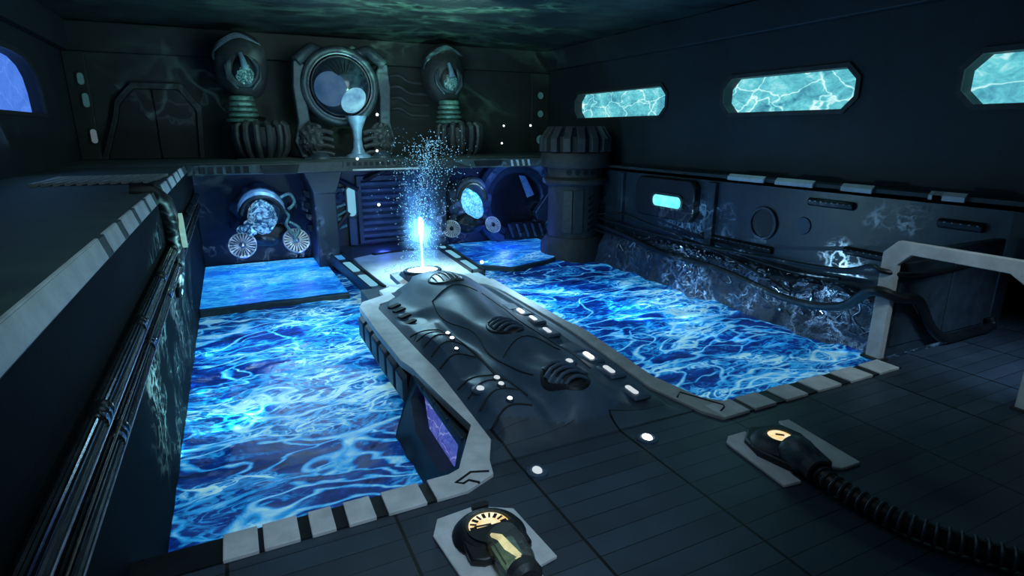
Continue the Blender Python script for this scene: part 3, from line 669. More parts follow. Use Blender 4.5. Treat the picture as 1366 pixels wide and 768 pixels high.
t, u, v, W = gauge(-.30, (7.42, 5.42), 'dim round gauge on a grey base plate trailing a ribbed hose', '')
q = [(6.85, 6.0), (7.02, 6.13), (7.4, 6.12), (7.36, 5.75), (8.05, 5.75), (8.22, 6.12), (8.43, 6.08), (8.27, 4.65), (7.87, 4.66), (7.5, 4.95), (7.05, 4.95), (7.01, 4.71), (6.69, 4.75)]
MB().ext([(x, y) for x, y in q], (0, 0, 0), X, Y, .05).build('base_plate', M['plate'], t, bevel=.012)
MB().ext([(-.45, .30), (-.20, .62), (.40, .62), (.56, .30), (.50, -.55), (.22, -.72), (-.22, -.55), (-.46, -.1)], W(0, 0, .03), u, v, .13).build('body', M['black'], t, bevel=.04)
MB().lathe([(.42, 0), (.43, .04), (.36, .12), (.26, .16), (.20, .16), (.20, .13), (0, .13)], W(0, .06, .12), Z, 40).build('housing', M['armor2'], t)
MB().ext(circ(.19, 36), W(0, .06, .255), u, v, .02).build('dial', M['dial'], t, label='glowing amber dial face')
MB().torus(W(0, .06, .285), Z, .205, .020, 36, 8).build('bezel', M['brass'], t)
MB().obox(W(.02, .09, .285), u * .8 - v * .4, v * .8 + u * .4, .13, .035, .012).build('needle', M['black'], t)
MB().lathe([(.16, -.05), (.26, .0), (.28, .12), (.25, .34), (.19, .42), (.17, .5)], W(.04, -.22, .20), -v, 32).build('nozzle', M['gun'], t)
MB().lathe([(.17, 0), (.20, .02), (.20, .20), (.17, .22)], W(.04, -.66, .20), -v, 28).build('collar', M['black'], t)
hp = [W(.04, -.80, .2), V((7.16, 4.35, .18)), V((7.17, 4.0, .16)), V((7.2, 3.6, .16)), V((7.27, 3.3, .16)), V((7.42, 2.98, .16)), V((7.65, 2.6, .16)), V((7.95, 2.1, .16))]
def smooth(pts, n=10):
    out = []
    for i in range(len(pts) - 1):
        p0, p1, p2, p3 = pts[max(0, i - 1)], pts[i], pts[i + 1], pts[min(len(pts) - 1, i + 2)]
        for k in range(n):
            s = k / n
            out.append(.5 * ((2 * p1) + (p2 - p0) * s + (2 * p0 - 5 * p1 + 4 * p2 - p3) * s * s + (3 * p1 - p0 - 3 * p2 + p3) * s ** 3))
    out.append(pts[-1]); return out
sp = smooth(hp, 30)
t2 = thing('ribbed_hose', 'dark corrugated hose leading from the dim gauge across the floor', 'hose', sp[0])
MB().tube(sp, .125, 14).build('core', M['black'], t2)
acc = 0; last = sp[0]
for a, b_ in zip(sp, sp[1:]):
    acc += (b_ - a).length
    if acc > .115:
        acc = 0; MB().torus(b_, (b_ - a), .135, .022, 20, 6).build('rib', M['gun'], t2)

# ---------------------------------------------------------------- water jet with spray
J = V((5.55, 18.45, hull_z(5.55, 18.45) + .08))
t = thing('water_jet', 'thin glowing white jet rising from the oval light well', 'water jet', J)
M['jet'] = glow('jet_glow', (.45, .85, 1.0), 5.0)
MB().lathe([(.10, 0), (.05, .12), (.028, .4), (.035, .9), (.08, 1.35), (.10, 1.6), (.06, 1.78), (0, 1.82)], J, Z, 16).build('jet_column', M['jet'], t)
sp_ = MB()
for k in range(2300):
    hgt = random.random() ** 1.1
    z = .1 + 4.2 * hgt
    r = abs(random.gauss(0, .18 + .38 * min(1, hgt * 2.2))) if z < 3.2 else abs(random.gauss(0, .62))
    a = random.random() * 2 * PI
    p = J + V((r * math.cos(a) + (.25 * (z - 2.5) if z > 2.5 else 0), r * math.sin(a), z))
    s = random.choice((.007, .010, .012, .016))
    q = bmesh.ops.create_icosphere(sp_.bm, subdivisions=1, radius=s, matrix=Matrix.Translation(p))
for k in range(500):                                  # splash ring on the landing and well
    a = random.random() * 2 * PI; r = random.random() ** .6 * 1.3; z = random.random() ** 2 * .7 * (1.4 - r)
    q = bmesh.ops.create_icosphere(sp_.bm, subdivisions=1, radius=random.choice((.008, .012, .018)), matrix=Matrix.Translation(J + V((r * math.cos(a), abs(r * math.sin(a)) * .9, max(.02, z)))))
for k in range(260):                                  # droplets drifting upwards
    z = 3.2 + 1.5 * random.random() ** 1.6
    q = bmesh.ops.create_icosphere(sp_.bm, subdivisions=1, radius=random.choice((.008, .011, .016)), matrix=Matrix.Translation(J + V((.35 + random.gauss(0, .75), random.gauss(0, .6), z))))
o = sp_.build('spray', M['droplet']); tag(o, 'cloud of fine blue droplets around the glowing jet', 'spray', None, 'stuff')
mm, nt, b = nodes('mist_volume'); nt.nodes.remove(b)
out = [n for n in nt.nodes if n.type == 'OUTPUT_MATERIAL'][0]
pv = N(nt, 'ShaderNodeVolumePrincipled'); tc = N(nt, 'ShaderNodeTexCoord'); nz = N(nt, 'ShaderNodeTexNoise', i_Scale=2.2, i_Detail=4.0); nt.links.new(tc.outputs['Object'], nz.inputs['Vector'])
dn = N(nt, 'ShaderNodeMapRange'); dn.inputs[1].default_value = .38; dn.inputs[2].default_value = .7; dn.inputs[4].default_value = 1.0; nt.links.new(nz.outputs[0], dn.inputs[0])
xy = N(nt, 'ShaderNodeVectorMath', operation='MULTIPLY'); nt.links.new(vmath(nt, 'SUBTRACT', tc.outputs['Object'], (J.x, J.y, 0.0)), xy.inputs[0]); xy.inputs[1].default_value = (1, 1, 0)
ln = N(nt, 'ShaderNodeVectorMath', operation='LENGTH'); nt.links.new(xy.outputs[0], ln.inputs[0])
fo_ = N(nt, 'ShaderNodeMapRange'); fo_.interpolation_type = 'SMOOTHSTEP'; fo_.inputs[1].default_value = .05; fo_.inputs[2].default_value = .78; fo_.inputs[3].default_value = 1; fo_.inputs[4].default_value = 0; nt.links.new(ln.outputs['Value'], fo_.inputs[0])
sz = N(nt, 'ShaderNodeSeparateXYZ'); nt.links.new(tc.outputs['Object'], sz.inputs[0])
fz = N(nt, 'ShaderNodeMapRange'); fz.interpolation_type = 'SMOOTHSTEP'; fz.inputs[1].default_value = 1.6; fz.inputs[2].default_value = 4.1; fz.inputs[3].default_value = 1; fz.inputs[4].default_value = 0; nt.links.new(sz.outputs[2], fz.inputs[0])
dens = mth(nt, 'MULTIPLY', mth(nt, 'MULTIPLY', dn.outputs[0], fo_.outputs[0]), fz.outputs[0])
nt.links.new(dens, pv.inputs['Density']); pv.inputs['Color'].default_value = (.3, .6, 1, 1)
pv.inputs['Emission Color'].default_value = (.03, .22, .9, 1); nt.links.new(mth(nt, 'MULTIPLY', dens, 1.7), pv.inputs['Emission Strength'])
nt.links.new(pv.outputs[0], out.inputs['Volume'])
o = MB().lathe([(0, .1), (.5, .15), (.8, 1.0), (.85, 2.0), (.8, 3.2), (.5, 4.0), (0, 4.1)], J, Z, 24).build('mist', mm); tag(o, 'soft blue mist column standing around the jet', 'mist', None, 'stuff')
# larger bright motes floating in the air
for p, r, lab in [((6.54, 28, 5.72), .07, 'bright mote floating right of the orb machine'), ((6.2, 27.0, 4.1), .06, 'bright mote floating above the back ledge before the orb pedestal'),
                  ((5.18, 26.5, 3.78), .06, 'bright mote floating at the back ledge front left of the jet'), ((5.9, 26, 1.75), .07, 'bright mote floating before the slatted shutter'),
                  ((11.25, 24, 5.20), .045, 'faint mote hanging right of the ribbed tower'), ((12.6, 24, 5.22), .05, 'bright mote hanging before the bare back wall'), ((11.15, 24, 4.45), .045, 'faint mote low right of the ribbed tower'),
                  ((10.3, 24.5, -1.05), .09, 'round bright bubble on the shallow right shelf water')]:
    o = MB().ball(p, r, 2).build('light_mote', M['mote']); tag(o, lab, 'mote', 'floating bright motes')

# ---------------------------------------------------------------- back ledge: front fittings
lf = MB().box(LX, RX, 26.9, 27.0, 3.22, 3.66)
struct(lf.build('trim_10', M['iron'], bevel=.02))
def panel(name, x0, x1, z0, z1, m, lab, cat, d=.08, ch=.0):
    o = MB().ext([(x0, z0), (x1, z0), (x1 - ch, z1), (x0 + ch, z1)] if ch >= 0 else [(x0 - ch, z0), (x1 + ch, z0), (x1, z1), (x0, z1)], (0, 26.9, 0), *BACK, d).build(name, m, bevel=.015)
    return tag(o, lab, cat)
t = thing('slot_vent', 'row of dark slots in the back ledge front above the left alcove', 'vent', (-.3, 26.9, 3.4))
MB().box(-1.3, 1.0, 26.84, 26.9, 3.25, 3.62).build('frame', M['ledge'], t)
for k in range(6): MB().box(-1.15 + k * .33, -.93 + k * .33, 26.82, 26.86, 3.28, 3.56).build('slot', M['groove'], t)
panel('recess_board', 1.15, 2.75, 3.18, 3.56, M['groove'], 'long black recess panel in back ledge front over the left machine', 'board', .06, -.12)
t = thing('slot_vent', 'long toothed vent strip on the ledge front below the orb machine', 'vent', (6, 26.9, 3.5))
MB().box(4.6, 8.4, 26.82, 26.9, 3.42, 3.66).build('frame', M['iron'], t)
for k in range(14): MB().box(4.75 + k * .26, 4.9 + k * .26, 26.80, 26.84, 3.46, 3.62).build('slot', M['groove'], t)
o = MB().box(5.0, 8.1, 26.78, 26.9, 3.24, 3.31).build('ledge_strip', M['plate']); tag(o, 'thin pale strip under the ledge front before the shutter', 'strip')
t = thing('fascia_board', 'chamfered trim panel with black window and bars at the right ledge front', 'board', (12.5, 26.8, 3.4))
MB().ext([(9.9, 3.52), (11.0, 3.22), (15.3, 3.18), (15.3, 3.62), (9.9, 3.66)], (0, 26.9, 0), *BACK, .1).build('frame', M['ledge'], t, bevel=.02)
MB().ext([(11.0, 3.3), (12.4, 3.28), (12.55, 3.56), (10.9, 3.56)], (0, 26.8, 0), *BACK, .02).build('dark_window', M['groove'], t)
for k in range(4): MB().ext([(13.0 + k * .32, 3.25), (13.12 + k * .32, 3.25), (13.05 + k * .32, 3.56), (12.93 + k * .32, 3.56)], (0, 26.8, 0), *BACK, .02).build('bar', M['plate'], t)
# posts that carry the ledge
for x0, x1, nm in ((3.3, 4.3, 'dark post carrying the back ledge right of the left alcove'), (8.75, 9.7, 'dark post carrying the back ledge behind the water jet')):
    t = thing('ledge_post', nm, 'post', ((x0 + x1) / 2, 28, WZ))
    MB().box(x0, x1, 27.6, BY, -2.7, 3.2).build('shaft', M['alcove'], t, bevel=.06)
    MB().ext([(x0 - .35, 3.2), (x0, 2.2), (x1, 2.2), (x1 + .35, 3.2)], (0, BY, 0), *BACK, BY - 27.45).build('bracket', M['alcove'], t, bevel=.05)
    for k in range(4): MB().ext([(0, 0), (-.28, .18), (-.28, .42), (0, .35)], (x0, 29.2, .2 + k * .55), X, Z, .25).build('fin', M['black'], t, bevel=.02)
# centre: slatted shutter, its lamp and diagonal struts
d2 = struct(MB().ring([(5.75, -.78), (8.72, -.78), (8.72, 2.75), (5.75, 2.75)], [(6.0, -.6), (8.5, -.6), (8.5, 2.5), (6.0, 2.5)], (0, BY, 0), *BACK, .3).build('door_2', M['armor2'], bevel=.03))
for k in range(9): MB().ext([(0, 0), (.12, .08), (.12, .24), (0, .31)], (6.0, BY - .02, -.58 + k * .34), -Y, Z, -2.5).build('slat', M['armor'], d2, bevel=.015)
t = thing('wall_lamp', 'upright pale blue pill lamp left of the slatted shutter', 'lamp', (5.5, BY - .3, 1.4))
MB().ring(rrect(.58, 1.7, .28), rrect(.42, 1.5, .2), (5.45, BY - .0, 1.45), *BACK, .32).build('bezel', M['armor2'], t)
MB().ext(rrect(.42, 1.5, .2), (5.45, BY, 1.45), *BACK, .28).build('lens', M['palepill'], t)
o = MB().box(5.25, 5.65, BY - .3, BY, -.85, .6).build('lamp_post', M['armor'], None, bevel=.04); tag(o, 'square stub post under the pill lamp beside the shutter', 'post')
for a, b_, nm in (((4.3, 29.6, 2.9), (5.8, 30.2, 2.1), 'left slanting strut above the pill lamp'), ((7.2, 29.6, 3.1), (6.2, 30.2, 2.55), 'right slanting strut over the slatted shutter'), ((4.5, 30.2, .0), (5.3, 30.3, .9), 'lower slanting strut beside the pill lamp post')):
    o = MB().tube([a, b_], .14, 8).build('strut', M['black']); tag(o, nm, 'strut')
t = thing('wall_machinery', 'encrusted pipework on the wall between left post and pill lamp', 'pipework', (4.9, BY, 1))
for k in range(6):
    z = .1 + k * .38
    MB().tube([(4.35, BY - .12, z), (4.7, BY - .22, z + .1 * math.sin(k * 2)), (5.15, BY - .15, z + .12)], .08 + .03 * (k % 2), 10).build('pipe', M['verd'], t)
MB().ball((4.75, BY - .15, 1.7), (.42, .25, .5), 4, .5, 3, 2).build('crust', M['crust'], t)

# ---------------------------------------------------------------- right alcove: round tunnel mouth
tc_ = V((15.0, BY, .95))
t = thing('tunnel_mouth', 'large round tunnel mouth of dark rings in the back right alcove', 'tunnel', tc_)
MB().lathe([(2.75, 0), (2.75, .55), (2.55, .75), (2.2, .75), (2.1, .6), (2.1, 0)], tc_, -Y, 56).build('outer_ring', M['armor'], t)
MB().lathe([(2.1, .0), (2.05, .42), (1.75, .42), (1.65, .3), (1.65, 0)], tc_, -Y, 48).build('inner_ring', M['armor2'], t)
MB().lathe([(1.65, .06), (1.2, .12), (.9, .05), (0, .05)], tc_, -Y, 48).build('end_plate', M['black'], t)
for k in range(6):
    a = PI * (.1 + .8 * k / 5); p = tc_ + V((2.4 * math.cos(a), -.76, 2.4 * math.sin(a)))
    MB().ball(p, (.09, .05, .09), 2).build('bolt', M['gun'], t)
MB().ext([(15.0, 2.5), (15.4, 2.45), (16.0, 1.35), (15.55, 1.2)], (0, BY - .5, 0), *BACK, .06).build('reflector', M['stem'], t, label='pale slanting plate')
for k in range(5):
    MB().obox((14.3 + k * .5, BY - .95, -.62 - .02 * k), (1, 0, -.1), (-.35, 0, 1), .16, .85, .12).build('grille_bar', M['gun'], t, bevel=.02)
MB().ext([(13.9, -1.1), (16.8, -1.25), (16.5, -.2), (14.2, -.15)], (0, BY - .78, 0), *BACK, .08).build('grille_back', M['black'], t)
o = MB().ext([(16.6, 3.2), (17.5, 3.2), (17.5, -1.6), (16.3, -1.6), (16.35, -.5), (16.0, .3), (16.9, 1.4), (16.9, 2.1)], (0, BY - .3, 0), *BACK, .4).build('wall_buttress', M['wet'], None, bevel=.05); tag(o, 'blue lit buttress at the right edge of tunnel mouth behind column', 'buttress')

# ---------------------------------------------------------------- the two diving machines with ribbed fans
def machine(name, c, label, gem, fans, tilt, domeshift, domesize):
    t = thing('diving_machine', label, 'machine', (c[0], c[1], -1.25), 'diving machines in the alcoves')
    c = V(c)
    MB().ball(c + V((0, .5, .35)), (1.35, .9, 1.25), 4, .35, 2.2, c.x).build('hull', M['crust'], t)
    MB().ball(c + V((0, .1, -.65)), (1.1, .8, .55), 4, .2, 2.0, c.x + 3).build('belly', M['black'], t)
    dm = V(domeshift)
    db = MB().ball((0, 0, 0), domesize, 4, .10, 2.0, c.x)
    bmesh.ops.rotate(db.bm, verts=db.bm.verts, cent=(0, 0, 0), matrix=Matrix.Rotation(tilt, 3, 'Y')); bmesh.ops.translate(db.bm, verts=db.bm.verts, vec=c + dm + V((0, -.35, 0)))
    db.build('dome', M[gem], t, label='glowing domed window')
    hood = []
    for k in range(11):
        a = PI * (.02 + .96 * k / 10); hood.append(c + dm + V(((domesize[0] + .26) * math.cos(a), -.38, .25 + (domesize[2] + .08) * math.sin(a))))
    MB().tube(hood, [.14, .16, .18, .2, .21, .22, .21, .2, .18, .16, .14], 10).build('hood', M['stem'] if gem == 'gemblue' else M['crust'], t)
    MB().tube([p + V((0, -.12, -.14)) for p in hood], .1, 8).build('hood_seal', M['black'], t)
    for fx, fz, fr in fans:
        o = c + V((fx, -.75, fz)); axn = V((.08 * fx, -.86, .45)).normalized()
        MB().tube([c + V((fx * .55, .1, fz * .3)), c + V((fx * .9, -.25, fz * .8)), o - axn * .1], [.24, .2, .2], 12).build('arm', M['crust'], t)
        f = MB().lathe([(fr, -.16), (fr * 1.04, -.02), (fr * .96, .03), (fr * .93, 0), (fr * .93, -.12), (0, -.12)], o, axn, 40).build('fan', M['black'], t)
        u = axn.cross(Z).normalized(); v_ = axn.cross(u)
        for k in range(22):
            a = 2 * PI * k / 22; r_ = u * math.cos(a) + v_ * math.sin(a)
            MB().ext([(fr * .24, -fr * .02), (fr * .97, -fr * .085), (fr * .97, fr * .085), (fr * .24, fr * .02)], o + axn * .0, r_, axn.cross(r_), .04).build('blade', M['blade'], f)
        MB().torus(o + axn * .01, axn, fr * .98, .035, 40, 8).build('rim', M['blade'], f)
        MB().ball(o + axn * .05, (fr * .22, fr * .22, fr * .22), 2).build('hub', M['steel' if gem == 'gemblue' else 'black'], f)
    return t
M['blade'] = surf('fan_blade', (.55, .52, .50), .4, metal=.3, scale=5.0, bump=0)
t = machine('left', (1.12, 28.9, .95), 'left diving machine with blue domed window and two ribbed fans', 'gemblue', [(-1.0, -.95, .58), (1.3, -.92, .58)], 0, (-.05, -.35, .25), (.62, .5, .78))
for k, (x, z) in enumerate([(-.75, -.25), (-.45, -.05), (-.35, -.4)]):
    MB().ball((1.12 + x - .2, 28.25, .95 + z), (.22, .15, .2), 2, .3, 4, k).build('lamp', M['gemblue'], t)
hs = [[(1.9, 28.4, 1.6), (2.2, 28.2, 1.2), (2.05, 28.1, .8), (2.35, 28.0, .3), (2.3, 28.0, 0)], [(1.7, 28.3, 1.9), (2.3, 28.2, 2.2), (2.5, 28.2, 1.8), (2.2, 28.1, 1.5)], [(2.2, 28.3, .9), (2.6, 28.2, .6), (2.4, 28.1, .2)]]
for q in hs: MB().tube(smooth([V(p) for p in q], 6), .07, 8).build('cable', M['verd'], t)
machine('right', (11.15, 28.4, .9), 'right diving machine with cyan domed window leaning right and two fans', 'gemcyan', [(-1.2, -.80, .46), (1.15, -.75, .44)], -.55, (-.05, -.4, .45), (.50, .45, .88))

# ---------------------------------------------------------------- orb machine on the back ledge
oc = V((5.28, 30.2, 7.05))
t = thing('orb_machine', 'great dark orb in a ring cradle on the back ledge', 'machine', (5.42, 30.2, 3.7))
MB().ball(oc, 1.46, 5).build('orb', M['orb'], t)
MB().torus(oc + V((0, -.25, 0)), -Y, 1.66, .20, 56, 12).build('ring', M['gun'], t)
MB().torus(oc + V((0, -.38, 0)), -Y, 1.50, .05, 56, 8).build('ring_lip', M['steel'], t)
def cap(center, radius, ax, ang, m, nm, lab, seg=36, sy=1.0):
    prof = [(radius * math.sin(ang * k / 10), radius * math.cos(ang * k / 10)) for k in range(11)][::-1]
    return MB().lathe(prof, center, ax, seg).build(nm, m, t, label=lab)
cap(oc, 1.48, V((-.47, -.86, -.14)), .56, M['lenspurple'], 'side_lens', 'dull violet round lens')
cap(oc, 1.49, V((.33, -.80, -.50)), .46, M['lenscyan'], 'lower_lens', 'bright cyan lens')
for k in range(7):
    a = 1.2 + k * .2
    MB().tube([oc + V((1.2 * math.cos(a) * s_, -1.46 * math.sqrt(max(0.05, 1 - s_ * s_ * .7)), .25 + .95 * math.sin(a) * s_)) for s_ in (.25, .5, .75, .95)], .025, 6).build('rib', M['iron'], t)
MB().lathe([(.62, 0), (.56, .12), (.36, .2), (.24, .45), (.20, .9), (.24, 1.3), (.42, 1.75), (.5, 1.95)], (5.75, 29.0, 3.72), Z, 24).build('pedestal', M['stem'], t, label='pale blue pedestal')
for s, xa in ((-1, 3.25), (1, 7.6)):
    q = [(0, 0), (.95 * s, 0), (1.02 * s, .9), (.5 * s, 1.55), (.42 * s, 2.9), (.55 * s, 4.1), (.3 * s, 4.5), (-.05 * s, 4.45), (-.15 * s, 3.3), (-.05 * s, 1.7), (-.3 * s, .8)]
    q = [(xa - x * 1.0 if False else xa + (-x if s > 0 else -x), 3.7 + z) for x, z in q]
    MB().ext(q if s < 0 else q, (0, 30.6, 0), *BACK, .7).build('upright', M['gun'], t, bevel=.06)
    MB().tube(smooth([V((xa - .1 * s, 29.9, 8.1)), V((xa - .8 * s, 30.1, 8.7)), V((5.42 + 1.0 * s, 30.3, 8.65)), V((5.42 + .4 * s, 30.3, 8.5))], 6), .26, 12).build('arm', M['gun'], t)
    for k in range(4):
        z = 3.85 + k * .34
        MB().tube([V((5.42 + s * .75, 29.6, z)), V((5.42 + s * 1.05, 29.55, z + .10)), V((5.42 + s * 1.75, 29.6, z + .10))], .12, 8).build('step_fin', M['iron'], t)
    MB().ball((xa - s * .5, 29.75, 4.6), (.55, .35, .75), 4, .3, 5, s).build('cable_nest', M['iron'], t)
    MB().lathe([(.0, .3), (.3, .28), (.5, .1), (.52, 0)], (5.42 + s * 1.5, 29.0, 3.7), Z, 20).build('foot', M['gun'], t)
MB().box(3.2, 7.9, 28.7, 31.0, 3.7, 3.78).build('base_plate', M['gun'], t, bevel=.03)

# ---------------------------------------------------------------- two hooded towers
def tower(x, y, label, mask, hx, s):
    t = thing('hooded_tower', label, 'machine', (x, y, 3.7), 'hooded towers on the back ledge')
    # staved barrel
    bx = x + s[0]
    MB().lathe([(.75, 0), (1.0, .25), (1.12, .9), (1.1, 1.45), (.95, 1.6), (0, 1.6)], (bx, y, 3.7), Z, 28).build('barrel', M['black'], t)
    for k in range(14):
        a = 2 * PI * k / 14; r_ = V((math.cos(a), math.sin(a), 0))
        MB().tube([V((bx, y, 3.75)) + r_ * .82, V((bx, y, 4.1)) + r_ * 1.08, V((bx, y, 4.7)) + r_ * 1.18, V((bx, y, 5.2)) + r_ * 1.14, V((bx, y, 5.35)) + r_ * .95], .15, 8).build('stave', M['iron'], t)
    # ribbed neck
    nx_ = x + s[1]
    MB().tube([(bx, y, 5.1), (nx_, y, 5.5), (nx_ - .02, y, 6.5)], [.55, .5, .42], 20).build('neck', M['black'], t)
    for k in range(5):
        MB().lathe([(.5, -.10), (.70 - .04 * k, -.06), (.74 - .05 * k, .04), (.5, .11)], (nx_, y, 5.45 + k * .24), Z, 28).build('neck_rib', M['verd'], t)
    # hood with an opening and a glowing face inside
    ho = V((x + s[2], y, 7.75))
    MB().ball(ho + V((0, .35, .1)), (1.16, .9, 1.48), 4, .10, 1.4, x).build('hood', M['iron'], t)
    MB().torus(ho + V((0, -.42, -.15)), V((0, -1, .15)), .62, .15, 36, 10).build('hood_rim', M['gun'], t)
    MB().ball(ho + V((.02, -.38, -.15)), (.52, .3, .72), 4).build('face', M['black'], t)
    g = MB().ball(ho + V((.05 + hx, -.56, -.35)), (.36, .2, .46), 4, .25, 3, x).build('egg', M['gemteal'], t, label='dimly glowing teal egg')
    MB().tube([ho + V((.08 + hx, -.78, -.1)), ho + V((.02 + hx, -.8, .25)), ho + V((-.05 + hx, -.7, .55))], [.16, .12, .09], 10).build('crest', M['stem'], t)
    for sg in (-1, 1): MB().tube([ho + V((sg * .72, -.45, .05)), ho + V((sg * .66, -.6, -.5)), ho + V((sg * .3, -.62, -.95))], [.05, .09, .06], 8).build('jaw', M['gun'], t)
    for k in range(4): MB().tube(smooth([ho + V((-1.12, .1, .6 - .1 * k)), ho + V((-.92 - .05 * k, -.35, .95 - .1 * k)), ho + V((-.1, -.42, 1.40 - .05 * k)), ho + V((.85, -.25, 1.0))], 5), .05, 8).build('hood_band', M['gun'], t)
    MB().box(bx - 1.2, bx + 1.2, y - 1.0, y + 1.0, 3.7, 3.76).build('foot_plate', M['iron'], t, bevel=.02)
    return t
tower(1.0, 30.3, 'left hooded tower with green flecked ribbed neck on the back ledge', 'rock', 0, (.55, -.15, .05))
tower(10.85, 30.0, 'right hooded tower with a mask like face on the back ledge', 'mask', 0, (.55, .0, -.15))
# conduits between orb machine and right tower
for k in range(4):
    z = 7.7 - k * .55
    o = MB().tube(smooth([V((7.9, 30.9, z)), V((8.4, 30.7, z + .05)), V((8.9, 30.7, z - .25)), V((9.5, 30.8, z - .3)), V((10.0, 30.9, z - .3))], 6), .09, 8).build('conduit', M['iron'])
    tag(o, ['topmost dark conduit between orb machine and right tower', 'second dark conduit down between orb machine and right tower', 'third dark conduit down between orb machine and right tower', 'lowest dark conduit between orb machine and right tower'][k], 'conduit', 'conduits beside the orb machine')

# ---------------------------------------------------------------- iron column in the pool
cb = V((16.1, 25.7, 0))
t = thing('pump_column', 'squat iron column with a staved crown standing in the pool', 'column', (16.1, 25.7, WZ))
def oct_l(prof, nm, m, seg=10, bevel=.03): return MB().lathe(prof, cb, Z, seg).build(nm, m, t, bevel=bevel)
oct_l([(0, -2.6), (1.72, -2.6), (1.72, -.75), (1.45, -.35), (0, -.35)], 'base', M['iron2'] if 'iron2' in M else M.setdefault('iron2', surf('column_iron', (.045, .044, .046), .6, metal=.1, scale=3.0)), 24)
oct_l([(0, -.4), (1.35, -.4), (1.35, 2.35), (0, 2.35)], 'shaft', M['iron2'], 24)
oct_l([(0, 2.28), (1.52, 2.3), (1.66, 2.42), (1.66, 2.6), (1.5, 2.7), (1.42, 2.72), (1.42, 3.25), (0, 3.25)], 'flange', M['iron2'], 24)
oct_l([(0, 3.2), (1.72, 3.2), (1.75, 3.3), (1.75, 3.82), (1.66, 3.95), (0, 3.95)], 'collar', M['iron2'], 24)
oct_l([(0, 3.9), (1.55, 3.9), (1.6, 4.7), (1.3, 5.12), (0, 5.12)], 'crown_core', M['black'], 24)
for k in range(16):
    a = 2 * PI * k / 16; r_ = V((math.cos(a), math.sin(a), 0)); tn = V((-r_.y, r_.x, 0))
    MB().ext([(1.45, 3.96), (1.84, 3.98), (1.84, 4.62), (1.42, 5.2), (1.1, 5.2)], cb - tn * -.19, r_, Z, .38).build('crown_stave', M['iron2'], t, bevel=.03)
for k in range(7):
    a = -PI / 2 - .75 + k * .30; r_ = V((math.cos(a), math.sin(a), 0))
    MB().lathe([(.14, 0), (.14, .04), (0, .04)], cb + r_ * 1.40 + Z * 2.98, r_, 16).build('porthole', M['groove'], t)
for k, a in enumerate((-2.35, -1.95)):
    r_ = V((math.cos(a), math.sin(a), 0)); tn = V((-r_.y, r_.x, 0))
    MB().obox(cb + r_ * 1.33 + Z * 1.0, tn, Z, .5, 2.2, .14).build('shaft_panel', M['iron'], t, bevel=.03)
for k in range(6):
    a = -1.42; r_ = V((math.cos(a), math.sin(a), 0)); tn = V((-r_.y, r_.x, 0))
    MB().obox(cb + r_ * 1.36 + Z * (.15 + k * .32), (tn + Z * .5), Z - tn * .5, .4, .1, .06).build('louvre', M['black'], t)

# ---------------------------------------------------------------- fittings of the right pool wall
t = thing('wall_lamp_unit', 'black octagonal housing with a bright cyan lamp on right wall', 'lamp', (RX, 20, 2))
MB().ext(octa(3.9, 1.75, .3), (RX, 20.0, 2.1), *RIGHT, .35).build('housing', M['black'], t, bevel=.05)
MB().ring(rrect(2.05, .70, .3), rrect(1.85, .5, .22), (RX - .35, 19.65, 2.0), *RIGHT, .1).build('bezel', M['iron'], t)
MB().ext(rrect(1.86, .52, .22), (RX - .35, 19.65, 2.0), *RIGHT, .06).build('lens', M['cyan'], t, label='bright cyan lens')
t = thing('porthole', 'round black porthole in the right pool wall', 'porthole', (RX, 14.75, 1.7))
MB().ring(circ(.62), circ(.5), (RX, 14.75, 1.7), *RIGHT, .10).build('rim', M['wet'], t, bevel=.02)
MB().ext(circ(.5), (RX, 14.75, 1.7), *RIGHT, .04).build('pane', M['black'], t)
o = MB().lathe([(0, .05), (.28, .05), (.3, 0)], (RX, 13.1, 1.85), -X, 24).build('wall_disc', M['armor']); tag(o, 'small faint round disc on the wall right of the porthole', 'disc')
for y, z0, z1, lab in ((17.3, .2, 3.0, 'upright wall rib between cyan lamp and porthole'), (23.4, .6, 3.0, 'upright wall rib just right of the iron column')):
    o = MB().ext([(y - .2, z0), (y + .2, z0), (y + .2, z1), (y - .2, z1)], (RX, 0, 0), Y * -1 * -1, Z, -.18).build('wall_rib', M['armor2'], None, bevel=.03); tag(o, lab, 'wall rib')
# invented dark strips with steel beads, put in for dark zones and sparkles
for yc, z, L, lab in ((16.0, .62, 3.6, 'low added dark strip for the dark zone under the porthole'), (10.2, 1.15, 2.6, 'added dark strip for the dark zone behind the white frame corner'), (12.2, 2.55, 1.6, 'small added dark strip high on the right wall'), (8.4, 2.4, 1.1, 'small added dark strip above the white frame beam')):
    t = thing('dark_zone_strip', lab, 'fitting', (RX, yc, z))
    MB().ext([(0, 0), (.12, .05), (.15, .2), (.06, .28), (0, .28)], (RX, yc + L / 2, z), -X, Z, -L if True else L).build('body', M['black'], t, bevel=.03)
    for k in range(int(L * 5)):
        MB().ball((RX - .14, yc - L / 2 + .1 + k * .2, z + .19), (.018, .04, .018), 1).build('sparkle_bead', M['steel'], t)
